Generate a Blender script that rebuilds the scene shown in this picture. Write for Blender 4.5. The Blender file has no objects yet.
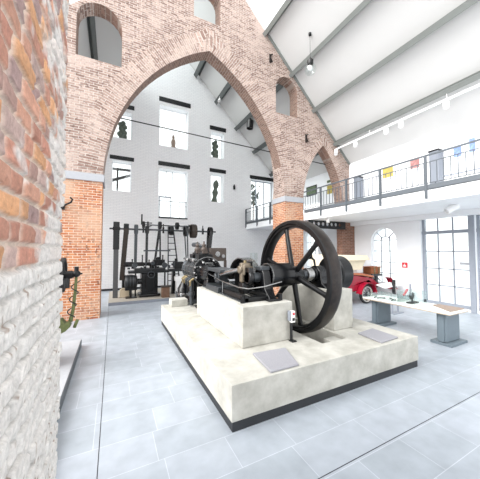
import bpy, bmesh, math, random
import numpy as np
from mathutils import Vector, Matrix
from mathutils.geometry import tessellate_polygon
random.seed(7); rng = np.random.RandomState(7)
S = bpy.context.scene; COL = S.collection; PI = math.pi

# ---------------------------------------------------------------- camera, world, exposure
cam = bpy.data.cameras.new('camera'); co = bpy.data.objects.new('camera', cam); COL.objects.link(co)
cam.sensor_fit = 'HORIZONTAL'; cam.sensor_width = 36; cam.lens = 36 * 253.0 / 480
cam.clip_start = 0.02; cam.clip_end = 200
co.location = (0, 0, 1.8); co.rotation_euler = (PI / 2 + math.radians(2.26), 0, -math.radians(26.66))
S.camera = co
W = bpy.data.worlds.new('daylight'); S.world = W; W.use_nodes = True
bgn = W.node_tree.nodes['Background']; bgn.inputs[0].default_value = (0.98, 0.99, 1.0, 1); bgn.inputs[1].default_value = 1.2
S.view_settings.view_transform = 'Standard'; S.view_settings.look = 'None'
S.view_settings.gamma = 1; S.view_settings.use_curve_mapping = False
sun = bpy.data.lights.new('hazy_sun', 'SUN'); sun.energy = 3.3; sun.angle = math.radians(50); sun.color = (1, .985, .96)
so = bpy.data.objects.new('hazy_sun', sun); COL.objects.link(so); so.rotation_euler = Vector((.84, .10, -.55)).to_track_quat('-Z', 'Y').to_euler()
S.view_settings.exposure = 0.84

# ---------------------------------------------------------------- materials
def srgb(r, g, b):
    f = lambda c: c / 12.92 if c <= .04045 else ((c + .055) / 1.055) ** 2.4
    return (f(r / 255), f(g / 255), f(b / 255), 1)
def new_mat(name):
    m = bpy.data.materials.new(name); m.use_nodes = True
    return m, m.node_tree.nodes, m.node_tree.links, m.node_tree.nodes['Principled BSDF']
def mat(name, col, rough=.6, metal=0, var=.12, scale=6, bump=.0, col2=None):
    m, N, L, B = new_mat(name)
    tc = N.new('ShaderNodeTexCoord'); no = N.new('ShaderNodeTexNoise')
    no.inputs['Scale'].default_value = scale; no.inputs['Detail'].default_value = 6; no.inputs['Roughness'].default_value = .65
    L.new(tc.outputs['Object'], no.inputs['Vector'])
    cr = N.new('ShaderNodeValToRGB'); cr.color_ramp.elements[0].position = .3; cr.color_ramp.elements[1].position = .7
    c = col; d = col2 or tuple(min(1, x * (1 + var)) for x in c[:3]) + (1,)
    cr.color_ramp.elements[0].color = c if col2 else tuple(x * (1 - var) for x in c[:3]) + (1,)
    cr.color_ramp.elements[1].color = d
    L.new(no.outputs['Fac'], cr.inputs[0]); L.new(cr.outputs[0], B.inputs['Base Color'])
    B.inputs['Roughness'].default_value = rough; B.inputs['Metallic'].default_value = metal
    if bump:
        bp = N.new('ShaderNodeBump'); bp.inputs['Strength'].default_value = bump; bp.inputs['Distance'].default_value = .02
        L.new(no.outputs['Fac'], bp.inputs['Height']); L.new(bp.outputs[0], B.inputs['Normal'])
    return m
def box_uv(N, L, use_uv=False):
    """2-D brick coordinates from position and face direction"""
    tc = N.new('ShaderNodeTexCoord')
    if use_uv: return tc.outputs['UV'], tc
    se = N.new('ShaderNodeSeparateXYZ'); L.new(tc.outputs['Object'], se.inputs[0])
    ge = N.new('ShaderNodeNewGeometry'); sn = N.new('ShaderNodeSeparateXYZ'); L.new(ge.outputs['True Normal'], sn.inputs[0])
    def gt(sock, v):
        a = N.new('ShaderNodeMath'); a.operation = 'ABSOLUTE'; L.new(sock, a.inputs[0])
        g = N.new('ShaderNodeMath'); g.operation = 'GREATER_THAN'; g.inputs[1].default_value = v; L.new(a.outputs[0], g.inputs[0]); return g.outputs[0]
    isy = gt(sn.outputs[1], .7); isz = gt(sn.outputs[2], .8)
    mx = N.new('ShaderNodeMix'); mx.data_type = 'FLOAT'; L.new(isy, mx.inputs[0]); L.new(se.outputs[1], mx.inputs[2]); L.new(se.outputs[0], mx.inputs[3])
    mz = N.new('ShaderNodeMix'); mz.data_type = 'FLOAT'; L.new(isz, mz.inputs[0]); L.new(se.outputs[2], mz.inputs[2]); L.new(se.outputs[0], mz.inputs[3])
    cb = N.new('ShaderNodeCombineXYZ'); L.new(mx.outputs[0], cb.inputs[0]); L.new(mz.outputs[0], cb.inputs[1])
    return cb.outputs[0], tc
def brick(name, c1, c2, mortar, bw, bh, ms, rough=.85, patch=None, patch_lo=.5, patch_hi=.7, bump=.5, use_uv=False, wobble=.02, bias=0., dark=None, dk=(.62, .72), vscale=1):
    m, N, L, B = new_mat(name)
    v, tc = box_uv(N, L, use_uv)
    nz = N.new('ShaderNodeTexNoise'); nz.inputs['Scale'].default_value = 2.5; nz.inputs['Detail'].default_value = 3; L.new(tc.outputs['Object'], nz.inputs['Vector'])
    sc = N.new('ShaderNodeVectorMath'); sc.operation = 'SCALE'; sc.inputs['Scale'].default_value = wobble; L.new(nz.outputs['Color'], sc.inputs[0])
    ad = N.new('ShaderNodeVectorMath'); L.new(v, ad.inputs[0]); L.new(sc.outputs[0], ad.inputs[1])
    br = N.new('ShaderNodeTexBrick'); L.new(ad.outputs[0], br.inputs['Vector'])
    br.inputs['Scale'].default_value = 1; br.inputs['Brick Width'].default_value = bw; br.inputs['Row Height'].default_value = bh
    br.inputs['Mortar Size'].default_value = ms; br.inputs['Mortar Smooth'].default_value = .3; br.inputs['Bias'].default_value = bias
    br.inputs['Color1'].default_value = c1; br.inputs['Color2'].default_value = c2; br.inputs['Mortar'].default_value = mortar
    out = br.outputs['Color']
    def over(prev, col, scale, lo, hi, det=5, amt=1.0):
        n = N.new('ShaderNodeTexNoise'); n.inputs['Scale'].default_value = scale; n.inputs['Detail'].default_value = det; L.new(tc.outputs['Object'], n.inputs['Vector'])
        r = N.new('ShaderNodeMapRange'); r.inputs[1].default_value = lo; r.inputs[2].default_value = hi; r.inputs[4].default_value = amt; L.new(n.outputs['Fac'], r.inputs[0])
        x = N.new('ShaderNodeMix'); x.data_type = 'RGBA'; L.new(r.outputs[0], x.inputs[0]); L.new(prev, x.inputs[6]); x.inputs[7].default_value = col
        return x.outputs[2]
    if dark: out = over(out, dark, 14 * vscale, dk[0], dk[1], 2, .75)
    if patch: out = over(out, patch, 1.4, patch_lo, patch_hi, 8, .8)
    L.new(out, B.inputs['Base Color']); B.inputs['Roughness'].default_value = rough
    if bump:
        n2 = N.new('ShaderNodeTexNoise'); n2.inputs['Scale'].default_value = 30; n2.inputs['Detail'].default_value = 4; L.new(tc.outputs['Object'], n2.inputs['Vector'])
        mm = N.new('ShaderNodeMath'); mm.operation = 'MULTIPLY_ADD'; mm.inputs[1].default_value = -1; L.new(br.outputs['Fac'], mm.inputs[0]); L.new(n2.outputs['Fac'], mm.inputs[2])
        bp = N.new('ShaderNodeBump'); bp.inputs['Strength'].default_value = bump; bp.inputs['Distance'].default_value = .02
        L.new(mm.outputs[0], bp.inputs['Height']); L.new(bp.outputs[0], B.inputs['Normal'])
    return m
M = {}
M['brick_pale'] = brick('pale_brick', srgb(134, 106, 95), srgb(194, 170, 158), srgb(212, 202, 194), .21, .066, .009,
                        patch=srgb(206, 186, 176), patch_lo=.5, patch_hi=.75, dark=srgb(92, 68, 62), dk=(.54, .7), bump=1.2)
M['brick_ring'] = brick('arch_ring_brick', srgb(136, 108, 97), srgb(196, 172, 160), srgb(212, 202, 194), .3, .068, .009,
                        patch=srgb(206, 188, 178), patch_lo=.5, patch_hi=.75, use_uv=True, dark=srgb(96, 72, 64), dk=(.54, .7), bump=1.2)
M['brick_orange'] = brick('orange_brick', srgb(166, 92, 56), srgb(202, 136, 92), srgb(222, 206, 188), .2, .066, .008,
                          patch=srgb(204, 172, 148), patch_lo=.44, patch_hi=.7, dark=srgb(104, 58, 42), dk=(.56, .68), bump=.8)
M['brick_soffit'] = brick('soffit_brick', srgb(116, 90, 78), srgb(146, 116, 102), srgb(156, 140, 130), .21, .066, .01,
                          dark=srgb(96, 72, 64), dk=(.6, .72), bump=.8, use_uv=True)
M['brick_brown'] = brick('brown_brick', srgb(120, 82, 66), srgb(150, 108, 90), srgb(160, 138, 124), .2, .066, .009, dark=srgb(80, 54, 44), bump=.6)
M['white_brick'] = brick('whitewashed_brick', srgb(238, 239, 240), srgb(243, 244, 245), srgb(222, 224, 228), .24, .072, .009, bump=.5,
                         patch=srgb(238, 240, 242), patch_lo=.5, patch_hi=.7)
M['plaster'] = mat('white_plaster', srgb(236, 238, 241), .85, 0, .02, 3, .05)
M['ceiling'] = mat('ceiling_plaster', srgb(204, 204, 203), .9, 0, .01, 2)
M['stone'] = mat('light_stone', srgb(168, 170, 175), .8, 0, .06, 12, .2)
M['steel_paint'] = mat('grey_painted_steel', srgb(126, 130, 127), .5, 0, .05, 4)
M['frame_grey'] = mat('window_frame_grey', srgb(140, 146, 156), .5, 0, .05, 8)
M['edge_grey'] = mat('edge_beam_grey', srgb(86, 92, 98), .5, 0, .05, 5)
M['rail_grey'] = mat('railing_grey', srgb(84, 90, 96), .45, .2, .05, 8)
M['beam_dark'] = mat('green_grey_beam', srgb(84, 88, 87), .6, 0, .06, 4)
M['dark_steel'] = mat('dark_steel', srgb(38, 40, 42), .42, .3, .15, 10)
M['black_iron'] = mat('black_iron', srgb(16, 17, 19), .34, .3, .35, 14, .1)
M['black_gloss'] = mat('black_machine_paint', srgb(12, 13, 16), .24, .1, .2, 10)
M['rust_iron'] = mat('worn_iron_tread', srgb(26, 25, 26), .3, .6, .2, 6, .05, col2=srgb(60, 52, 48))
M['bright_steel'] = mat('polished_steel', srgb(150, 150, 150), .25, .9, .12, 14)
M['bronze'] = mat('tarnished_bronze', srgb(112, 102, 88), .45, .35, .15, 12)
M['brass'] = mat('brass', srgb(140, 126, 96), .35, .7, .15, 12)
M['grey_iron'] = mat('grey_iron', srgb(70, 74, 78), .35, .5, .2, 12)
M['concrete_side'] = mat('pale_concrete', srgb(160, 158, 150), .9, 0, .06, 3.6, .15, col2=srgb(196, 195, 188))
M['plinth'] = mat('black_plinth', srgb(38, 40, 44), .5, 0, .1, 6)
M['mat_grey'] = mat('grey_felt', srgb(150, 150, 156), .95, 0, .08, 60, .3)
M['beige_base'] = mat('beige_screed', srgb(168, 162, 152), .85, 0, .06, 5, .1)
M['belt'] = mat('leather_belt', srgb(54, 46, 40), .7, 0, .2, 9)
M['post_grey'] = mat('grey_post', srgb(92, 94, 96), .6, 0, .08, 6)
M['wood'] = mat('brown_wood', srgb(110, 82, 64), .65, 0, .2, 12)
M['board_brown'] = mat('dark_varnished_board', srgb(72, 62, 56), .5, 0, .15, 9)
M['wicker'] = mat('wicker', srgb(150, 92, 60), .8, 0, .3, 60, .5)
M['red'] = mat('dark_red_paint', srgb(150, 20, 44), .25, 0, .08, 5)
M['sign_red'] = mat('sign_red', srgb(206, 30, 44), .5, 0, .03, 5)
M['cream'] = mat('cream_canvas', srgb(226, 214, 188), .9, 0, .05, 8)
M['orange_wood'] = mat('varnished_wood', srgb(176, 104, 70), .5, 0, .15, 12)
M['rubber'] = mat('rubber', srgb(36, 36, 38), .8, 0, .1, 20)
M['tyre_white'] = mat('pale_wheel_ring', srgb(200, 196, 188), .6, 0, .05, 20)
M['pedestal'] = mat('slate_grey_board', srgb(104, 116, 124), .5, 0, .05, 6)
M['table_top'] = mat('white_board', srgb(238, 238, 234), .4, 0, .02, 6)
M['paper'] = mat('white_paper', srgb(244, 244, 242), .8, 0, .02, 6)
M['oak'] = mat('pale_oak_edge', srgb(196, 178, 156), .6, 0, .08, 14)
M['taupe'] = mat('taupe_felt', srgb(150, 134, 122), .9, 0, .08, 30)
M['black'] = mat('black_plastic', srgb(22, 22, 24), .4, 0, .1, 8)
M['white_plastic'] = mat('white_plastic', srgb(238, 238, 238), .4, 0, .02, 8)
M['green_pipe'] = mat('olive_green_paint', srgb(96, 104, 62), .5, .1, .25, 30)
M['cabinet'] = mat('grey_cabinet', srgb(122, 128, 138), .45, .2, .04, 5)
M['yellow'] = mat('ochre_print', srgb(176, 160, 84), .8, 0, .2, 8)
M['green_print'] = mat('green_print', srgb(96, 112, 88), .8, 0, .35, 12)
M['blue_print'] = mat('blue_print', srgb(120, 142, 190), .8, 0, .35, 12)
M['rose_print'] = mat('rose_print', srgb(164, 118, 116), .8, 0, .35, 12)
M['foliage'] = mat('leaf_green', srgb(92, 102, 92), .8, 0, .3, 20)
def floor_mat():
    m, N, L, B = new_mat('slate_tiles')
    tc = N.new('ShaderNodeTexCoord'); mp = N.new('ShaderNodeMapping'); mp.inputs['Location'].default_value = (.13, -.0075, 0)
    L.new(tc.outputs['Object'], mp.inputs[0])
    br = N.new('ShaderNodeTexBrick'); L.new(mp.outputs[0], br.inputs['Vector'])
    br.offset = .37; br.offset_frequency = 3; br.squash = 1.45; br.squash_frequency = 2
    for k, x in (('Scale', 1), ('Brick Width', .56), ('Row Height', .383), ('Mortar Size', .0028), ('Mortar Smooth', .2), ('Bias', 0)): br.inputs[k].default_value = x
    br.inputs['Color1'].default_value = srgb(156, 164, 172); br.inputs['Color2'].default_value = srgb(167, 174, 183); br.inputs['Mortar'].default_value = srgb(190, 196, 204)
    n = N.new('ShaderNodeTexNoise'); n.inputs['Scale'].default_value = 5; n.inputs['Detail'].default_value = 8; L.new(tc.outputs['Object'], n.inputs['Vector'])
    r = N.new('ShaderNodeMapRange'); r.inputs[1].default_value = .3; r.inputs[2].default_value = .7; r.inputs[3].default_value = .88; r.inputs[4].default_value = 1.08; L.new(n.outputs['Fac'], r.inputs[0])
    x = N.new('ShaderNodeMix'); x.data_type = 'RGBA'; x.blend_type = 'MULTIPLY'; x.inputs[0].default_value = 1; L.new(br.outputs['Color'], x.inputs[6]); L.new(r.outputs[0], x.inputs[7])
    L.new(x.outputs[2], B.inputs['Base Color']); B.inputs['Roughness'].default_value = .42
    return m
M['floor'] = floor_mat()
def glass_mat(name, tint=(.95, .98, .98, 1), refl=.08):
    m, N, L, B = new_mat(name); N.remove(B)
    t = N.new('ShaderNodeBsdfTransparent'); t.inputs[0].default_value = tint
    g = N.new('ShaderNodeBsdfGlossy'); g.inputs['Roughness'].default_value = .02
    x = N.new('ShaderNodeMixShader'); x.inputs[0].default_value = refl
    L.new(t.outputs[0], x.inputs[1]); L.new(g.outputs[0], x.inputs[2]); L.new(x.outputs[0], N['Material Output'].inputs[0])
    return m
M['glass'] = glass_mat('window_glass'); M['case_glass'] = glass_mat('case_glass', (.95, .985, .98, 1), .1)
def wall_vc():
    m, N, L, B = new_mat('old_hand_made_brick')
    a = N.new('ShaderNodeVertexColor'); a.layer_name = 'Col'
    tc = N.new('ShaderNodeTexCoord')
    n = N.new('ShaderNodeTexNoise'); n.inputs['Scale'].default_value = 45; n.inputs['Detail'].default_value = 6; n.inputs['Roughness'].default_value = .7; L.new(tc.outputs['Object'], n.inputs['Vector'])
    r = N.new('ShaderNodeMapRange'); r.inputs[1].default_value = .3; r.inputs[2].default_value = .7; r.inputs[3].default_value = .72; r.inputs[4].default_value = 1.15; L.new(n.outputs['Fac'], r.inputs[0])
    x = N.new('ShaderNodeMix'); x.data_type = 'RGBA'; x.blend_type = 'MULTIPLY'; x.inputs[0].default_value = 1; L.new(a.outputs[0], x.inputs[6]); L.new(r.outputs[0], x.inputs[7])
    L.new(x.outputs[2], B.inputs['Base Color']); B.inputs['Roughness'].default_value = .9
    bp = N.new('ShaderNodeBump'); bp.inputs['Strength'].default_value = .8; bp.inputs['Distance'].default_value = .008
    L.new(n.outputs['Fac'], bp.inputs['Height']); L.new(bp.outputs[0], B.inputs['Normal'])
    return m
M['near_brick'] = wall_vc()

# ---------------------------------------------------------------- mesh builder
def V(*a): return Vector(a)
class MB:
    def __init__(s): s.v = []; s.f = []; s.mi = []; s.uv = {}
    def add(s, vs, fs, mi=0):
        b = len(s.v); s.v += [tuple(x) for x in vs]; s.f += [tuple(b + i for i in f) for f in fs]; s.mi += [mi] * len(fs); return s
    def box(s, x0, x1, y0, y1, z0, z1, mi=0):
        vs = [(x, y, z) for x in (x0, x1) for y in (y0, y1) for z in (z0, z1)]
        return s.add(vs, [(0, 1, 3, 2), (4, 6, 7, 5), (0, 4, 5, 1), (2, 3, 7, 6), (0, 2, 6, 4), (1, 5, 7, 3)], mi)
    def obox(s, p0, p1, w, h, up=(0, 0, 1), mi=0):
        """bar of section w x h from p0 to p1"""
        p0, p1 = Vector(p0), Vector(p1); d = (p1 - p0).normalized(); up = Vector(up)
        a = d.cross(up)
        if a.length < 1e-4: a = d.cross(Vector((1, 0, 0)))
        a.normalize(); b = a.cross(d).normalized()
        vs = [p + a * i * w / 2 + b * j * h / 2 for p in (p0, p1) for i, j in ((-1, -1), (1, -1), (1, 1), (-1, 1))]
        return s.add(vs, [(3, 2, 1, 0), (4, 5, 6, 7), (0, 1, 5, 4), (1, 2, 6, 5), (2, 3, 7, 6), (3, 0, 4, 7)], mi)
    def lathe(s, o, ax, prof, seg=24, mi=0, close=True):
        """prof: (t, r) along axis ax from o"""
        o = Vector(o); ax = Vector(ax).normalized(); a = ax.orthogonal().normalized(); b = ax.cross(a)
        vs = []; fs = []
        for t, r in prof:
            for k in range(seg):
                q = 2 * PI * k / seg; vs.append(o + ax * t + (a * math.cos(q) + b * math.sin(q)) * r)
        for i in range(len(prof) - 1):
            for k in range(seg):
                k2 = (k + 1) % seg; fs.append((i * seg + k, i * seg + k2, (i + 1) * seg + k2, (i + 1) * seg + k))
        if close:
            fs.append(tuple(reversed(range(seg)))); fs.append(tuple((len(prof) - 1) * seg + k for k in range(seg)))
        return s.add(vs, fs, mi)
    def cyl(s, p0, p1, r0, r1=None, seg=20, mi=0):
        p0, p1 = Vector(p0), Vector(p1); r1 = r0 if r1 is None else r1
        return s.lathe(p0, p1 - p0, [(0, r0), ((p1 - p0).length, r1)], seg, mi)
    def ringz(s, o, ax, prof, seg=48, mi=0):
        """closed profile (t, r) revolved: a rim"""
        o = Vector(o); ax = Vector(ax).normalized(); a = ax.orthogonal().normalized(); b = ax.cross(a); n = len(prof)
        vs = [o + ax * t + (a * math.cos(2 * PI * k / seg) + b * math.sin(2 * PI * k / seg)) * r for k in range(seg) for t, r in prof]
        fs = [(k * n + i, k * n + (i + 1) % n, ((k + 1) % seg) * n + (i + 1) % n, ((k + 1) % seg) * n + i) for k in range(seg) for i in range(n)]
        return s.add(vs, fs, mi)
    def tube(s, pts, r, seg=8, mi=0):
        pts = [Vector(p) for p in pts]; n = len(pts); vs = []; fs = []
        up = None
        for i, p in enumerate(pts):
            d = (pts[min(i + 1, n - 1)] - pts[max(i - 1, 0)]).normalized()
            if up is None or abs(up.dot(d)) > .99: up = d.orthogonal().normalized()
            a = (up - d * up.dot(d)).normalized(); up = a; b = d.cross(a)
            rr = r[i] if isinstance(r, (list, tuple)) else r
            vs += [p + (a * math.cos(2 * PI * k / seg) + b * math.sin(2 * PI * k / seg)) * rr for k in range(seg)]
        for i in range(n - 1):
            for k in range(seg):
                k2 = (k + 1) % seg; fs.append((i * seg + k, i * seg + k2, (i + 1) * seg + k2, (i + 1) * seg + k))
        fs.append(tuple(reversed(range(seg)))); fs.append(tuple((n - 1) * seg + k for k in range(seg)))
        return s.add(vs, fs, mi)
    def sphere(s, c, r, seg=16, rings=10, sz=1, mi=0):
        prof = [(-r * sz * math.cos(PI * i / rings), max(1e-4, r * math.sin(PI * i / rings))) for i in range(rings + 1)]
        return s.lathe(c, (0, 0, 1), prof, seg, mi)
    def poly(s, loops, m, t0, t1, mi=0, side=None):
        """extruded outline with holes; m(a, b, t) places a point"""
        L3 = [[Vector((a, b, 0)) for a, b in lp] for lp in loops]; tri = tessellate_polygon(L3)
        flat = [p for lp in loops for p in lp]; n = len(flat)
        vs = [m(a, b, t0) for a, b in flat] + [m(a, b, t1) for a, b in flat]
        fs = [tuple(t) for t in tri] + [tuple(n + i for i in reversed(t)) for t in tri]
        s.add(vs, fs, mi); b0 = 0; fs2 = []
        for lp in loops:
            k = len(lp)
            fs2 += [(b0 + i, b0 + (i + 1) % k, n + b0 + (i + 1) % k, n + b0 + i) for i in range(k)]; b0 += k
        return s.add(vs, fs2, mi if side is None else side)
    def build(s, name, mats, parent=None, smooth=35, bevel=0, fix=True):
        me = bpy.data.meshes.new(name)
        off = Vector((0, 0, 0)); q = parent
        while q is not None: off += q.location; q = q.parent
        me.from_pydata([Vector(v) - off for v in s.v], [], s.f)
        for m in (mats if isinstance(mats, (list, tuple)) else [mats]): me.materials.append(m)
        if max(s.mi, default=0): me.polygons.foreach_set('material_index', s.mi)
        if fix:
            bm = bmesh.new(); bm.from_mesh(me); bmesh.ops.remove_doubles(bm, verts=bm.verts, dist=1e-5)
            bmesh.ops.recalc_face_normals(bm, faces=bm.faces); bm.to_mesh(me); bm.free()
        if smooth:
            me.shade_smooth() if hasattr(me, 'shade_smooth') else me.polygons.foreach_set('use_smooth', [True] * len(me.polygons))
            me.set_sharp_from_angle(angle=math.radians(smooth))
        o = bpy.data.objects.new(name, me); COL.objects.link(o); o.parent = parent
        if bevel:
            b = o.modifiers.new('bevel', 'BEVEL'); b.width = bevel; b.segments = 2; b.limit_method = 'ANGLE'; b.angle_limit = math.radians(40)
        return o
def thing(name, label, cat, loc, group=None, kind=None):
    o = bpy.data.objects.new(name, None); o.empty_display_size = .1; COL.objects.link(o); o.location = loc
    return tag(o, label, cat, group, kind)
def tag(o, label, cat, group=None, kind=None):
    o['label'] = label; o['category'] = cat
    if group: o['group'] = group
    if kind: o['kind'] = kind
    return o
def struct(mb, name, mats, label, cat, **k): return tag(mb.build(name, mats, None, **k), label, cat, None, 'structure')
def copy_tree(o, parent=None):
    c = o.copy(); COL.objects.link(c); c.parent = parent
    for ch in o.children: copy_tree(ch, c)
    return c

# ================================================================ THE ROOM
K = 14.75          # right roof plane: x + z = K
RX = 2.72          # ridge
Y0, T, TP = 7.65, .45, .8   # arch wall front plane and thickness
YB = 12.5; XR = 9.2; XG = 6.6
struct(MB().box(-4.5, XR + .4, -2.5, YB + .3, -.2, 0), 'floor', M['floor'], 'blue grey stone tile floor of the hall', 'floor', smooth=0)
mb = MB()
mb.box(-.083, -.077, 2.0, YB, .0005, .0015); mb.box(1.0, XR, 1.56, 1.566, .0005, .0015)
struct(mb, 'trim_1', M['dark_steel'], 'thin dark expansion joints in the tile floor', 'floor joint', smooth=0)

# ---- arch wall
def arch_pts(cx, hw, z0, zt, n=14, side=None):
    a = ((zt - z0) ** 2 - hw ** 2) / (2 * hw); R = hw + a
    th = math.atan2(zt - z0, a)
    left = [(cx - (R * math.cos(th * i / n) - a), z0 + R * math.sin(th * i / n)) for i in range(n + 1)]
    right = [(2 * cx - x, z) for x, z in reversed(left[:-1])]
    return left + right          # left spring -> apex -> right spring
ARCH = arch_pts(2.72, 3.0, 3.6, 8.31, 18)
ARCH2 = arch_pts(7.68, 1.09, 3.6, 6.09, 12)
def round_win(x0, x1, zs, zsp, n=10):
    c = (x0 + x1) / 2; r = (x1 - x0) / 2
    return [(x0, zs), (x1, zs)] + [(c + r * math.cos(PI * i / n), zsp + r * math.sin(PI * i / n)) for i in range(n + 1)]
ZC = 3.8
outer = [(-3.9, ZC), (-.28, ZC)] + [p for p in ARCH if p[1] > ZC] + [(5.72, ZC), (6.59, ZC)] + [p for p in ARCH2 if p[1] > ZC] + [(8.77, ZC), (XR, ZC), (XR, K - XR - .03), (RX, K - RX - .03), (-3.9, K - RX - .03 - (RX + 3.9) )]
holes = [round_win(-.96, .13, 6.9, 7.95), round_win(2.19, 3.09, 9.3, 10.1), round_win(5.34, 6.34, 6.92, 7.9)]
def XZ(a, b, t): return (a, t, b)
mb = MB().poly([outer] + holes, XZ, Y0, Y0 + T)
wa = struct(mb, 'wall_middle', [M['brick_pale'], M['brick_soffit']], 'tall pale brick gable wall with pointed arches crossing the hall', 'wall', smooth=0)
# soffit faces: darker brick with uv running round the arch
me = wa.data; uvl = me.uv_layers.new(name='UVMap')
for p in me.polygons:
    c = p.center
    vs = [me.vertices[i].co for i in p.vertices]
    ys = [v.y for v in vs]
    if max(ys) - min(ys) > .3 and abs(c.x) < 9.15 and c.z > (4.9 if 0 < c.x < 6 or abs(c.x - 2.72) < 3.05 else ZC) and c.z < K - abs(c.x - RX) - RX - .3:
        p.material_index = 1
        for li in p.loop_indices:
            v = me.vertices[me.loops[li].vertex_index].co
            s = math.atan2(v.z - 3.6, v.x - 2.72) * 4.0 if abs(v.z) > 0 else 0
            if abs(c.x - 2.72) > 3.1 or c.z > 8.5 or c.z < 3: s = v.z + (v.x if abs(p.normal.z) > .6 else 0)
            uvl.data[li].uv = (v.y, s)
def ring(name, pts, cx, w, label, y=Y0 - .012):
    """band of radially laid bricks, slightly proud of the wall"""
    vs = []; fs = []; uv = []; s = 0
    for i, (x, z) in enumerate(pts):
        a = pts[max(i - 1, 0)]; b = pts[min(i + 1, len(pts) - 1)]
        if i and pts[i - 1]: s += math.dist(pts[i - 1], (x, z))
        t = Vector((b[0] - a[0], b[1] - a[1])).normalized(); n = Vector((-t.y, t.x))
        apex = abs(x - cx) < 1e-3
        if apex: n = Vector((0, 1.35))
        q = (x + n.x * w, z + n.y * w)
        vs += [(x, y, z), (q[0], y, q[1]), (x, Y0 + .01, z), (q[0], Y0 + .01, q[1])]; uv.append(s)
    for i in range(len(pts) - 1):
        a = 4 * i; b = a + 4
        fs += [(a, a + 1, b + 1, b), (a + 1, a + 3, b + 3, b + 1), (a, b, b + 2, a + 2)]
    o = MB().add(vs, fs).build(name, M['brick_ring'], None, smooth=0, fix=False)
    ul = o.data.uv_layers.new(name='UVMap')
    for p in o.data.polygons:
        for li in p.loop_indices:
            vi = o.data.loops[li].vertex_index; k = vi % 4
            ul.data[li].uv = ((0 if k in (0, 2) else w), uv[vi // 4])
    return tag(o, label, 'arch', None, 'structure')
def dense(p, n=3):
    out = []
    for a, b in zip(p[:-1], p[1:]): out += [(a[0] + (b[0] - a[0]) * k / n, a[1] + (b[1] - a[1]) * k / n) for k in range(n)]
    return out + [p[-1]]
ring('trim_2', [p for p in ARCH if p[1] > ZC - .1], 2.72, .58, 'band of radially laid bricks round the large pointed arch')
ring('trim_3', [p for p in ARCH2 if p[1] > ZC - .1], 7.68, .3, 'band of radially laid bricks round the small pointed arch')
# piers below the stone bands
mb = MB().box(-3.9, -.28, Y0 + .01, Y0 + TP - .01, 0, 3.6)
struct(mb, 'wall_pier_left', M['brick_orange'], 'orange brick pier left of the large arch', 'pier', smooth=0)
mb = MB().box(5.72, 6.59, Y0, Y0 + TP, 0, 3.6)
struct(mb, 'wall_pier_centre', M['brick_orange'], 'orange brick pier behind the flywheel', 'pier', smooth=0)
struct(MB().box(8.77, XR, Y0 + .005, Y0 + T - .005, 3.24, ZC), 'wall_pier_upper', M['brick_pale'], 'pale brick pier standing on the gallery at the eaves', 'pier', smooth=0)
struct(MB().box(8.45, XR - .01, Y0 - .22, Y0 + .06, 0, 2.95), 'wall_pier_right', M['brick_brown'], 'dark brown brick pier below the gallery', 'pier', smooth=0)
for i, (a, b) in enumerate(((-3.92, -.24), (5.68, 6.64))):
    struct(MB().box(a, b, Y0 - .03, Y0 + TP + .03, 3.6, 3.8), 'trim_%d' % (4 + i), M['stone'],
           ['grey stone impost band on the left arch pier', 'grey stone impost band on the centre arch pier'][i], 'impost', bevel=.008)

def springer(name, xl, xr, label):
    """deeper lower part of the arch springing, tapering back to the wall thickness"""
    vs = []; n = 8
    for i in range(n + 1):
        z = ZC + 1.7 * i / n; y = Y0 + TP + (T - TP - .004) * (i / n) ** .8
        a, b = xl(z), xr(z); vs += [(a, Y0 + T - .02, z), (b, Y0 + T - .02, z), (b, y, z), (a, y, z)]
    fs = [(3, 2, 1, 0), tuple(4 * n + k for k in range(4))]
    for i in range(n):
        for k in range(4): fs.append((4 * i + k, 4 * i + (k + 1) % 4, 4 * i + 4 + (k + 1) % 4, 4 * i + 4 + k))
    return struct(MB().add(vs, fs), name, M['brick_pale'], label, 'arch', smooth=0)
def xcurve(pts, side):
    half = pts[:len(pts) // 2 + 1] if side < 0 else pts[len(pts) // 2:][::-1]
    return lambda z: float(np.interp(z, [p[1] for p in half], [p[0] for p in half]))
springer('wall_springer_centre', lambda z: xcurve(ARCH, 1)(z), lambda z: xcurve(ARCH2, -1)(z), 'pale brick springing above the centre pier')
springer('wall_springer_left', lambda z: -3.8, lambda z: xcurve(ARCH, -1)(z), 'pale brick springing above the left pier')

# ---- back wall with openings
def rect(x0, x1, z0, z1): return [(x0, z0), (x1, z0), (x1, z1), (x0, z1)]
BW = dict(w1=rect(1.92, 3.32, 6.85, 8.86), w2=rect(1.92, 3.32, 3.36, 5.72), w3=rect(4.56, 5.3, 6.7, 8.1), w4=rect(4.56, 5.3, 4.32, 5.84),
          w5=rect(-.1, .7, 6.85, 8.1), w6=rect(-.1, .7, 4.43, 5.8), w7=rect(6.98, 8.6, 3.3, 5.86))
bo = [(-4.2, 0), (XR, 0), (XR, K - XR - .02), (RX, K - RX - .02), (-4.2, K - 2 * RX - 4.2 - .02)]
struct(MB().poly([bo] + list(BW.values()), XZ, YB, YB + .45), 'wall_back', M['white_brick'], 'whitewashed brick gable wall at the far end', 'wall', smooth=0)
struct(MB().box(-4.2, 6.5, YB - .03, YB + .02, 0, .09), 'baseboard_back', M['plinth'], 'black skirting along the white back wall', 'baseboard', smooth=0)
lint = [('w1', 9.26, 9.03, 1.88, 3.44), ('w2', 6.07, 5.86, 1.88, 3.43), ('w3', 8.4, 8.18, 4.48, 5.42), ('w4', 6.1, 5.9, 4.48, 5.42), ('w5', 8.45, 8.25, -.2, .78), ('w6', 6.02, 5.84, -.2, .8), ('w7', 6.05, 5.86, 6.9, 8.65)]
names = ['upper centre', 'lower centre', 'upper right', 'lower right', 'upper left', 'lower left', 'gallery']
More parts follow.
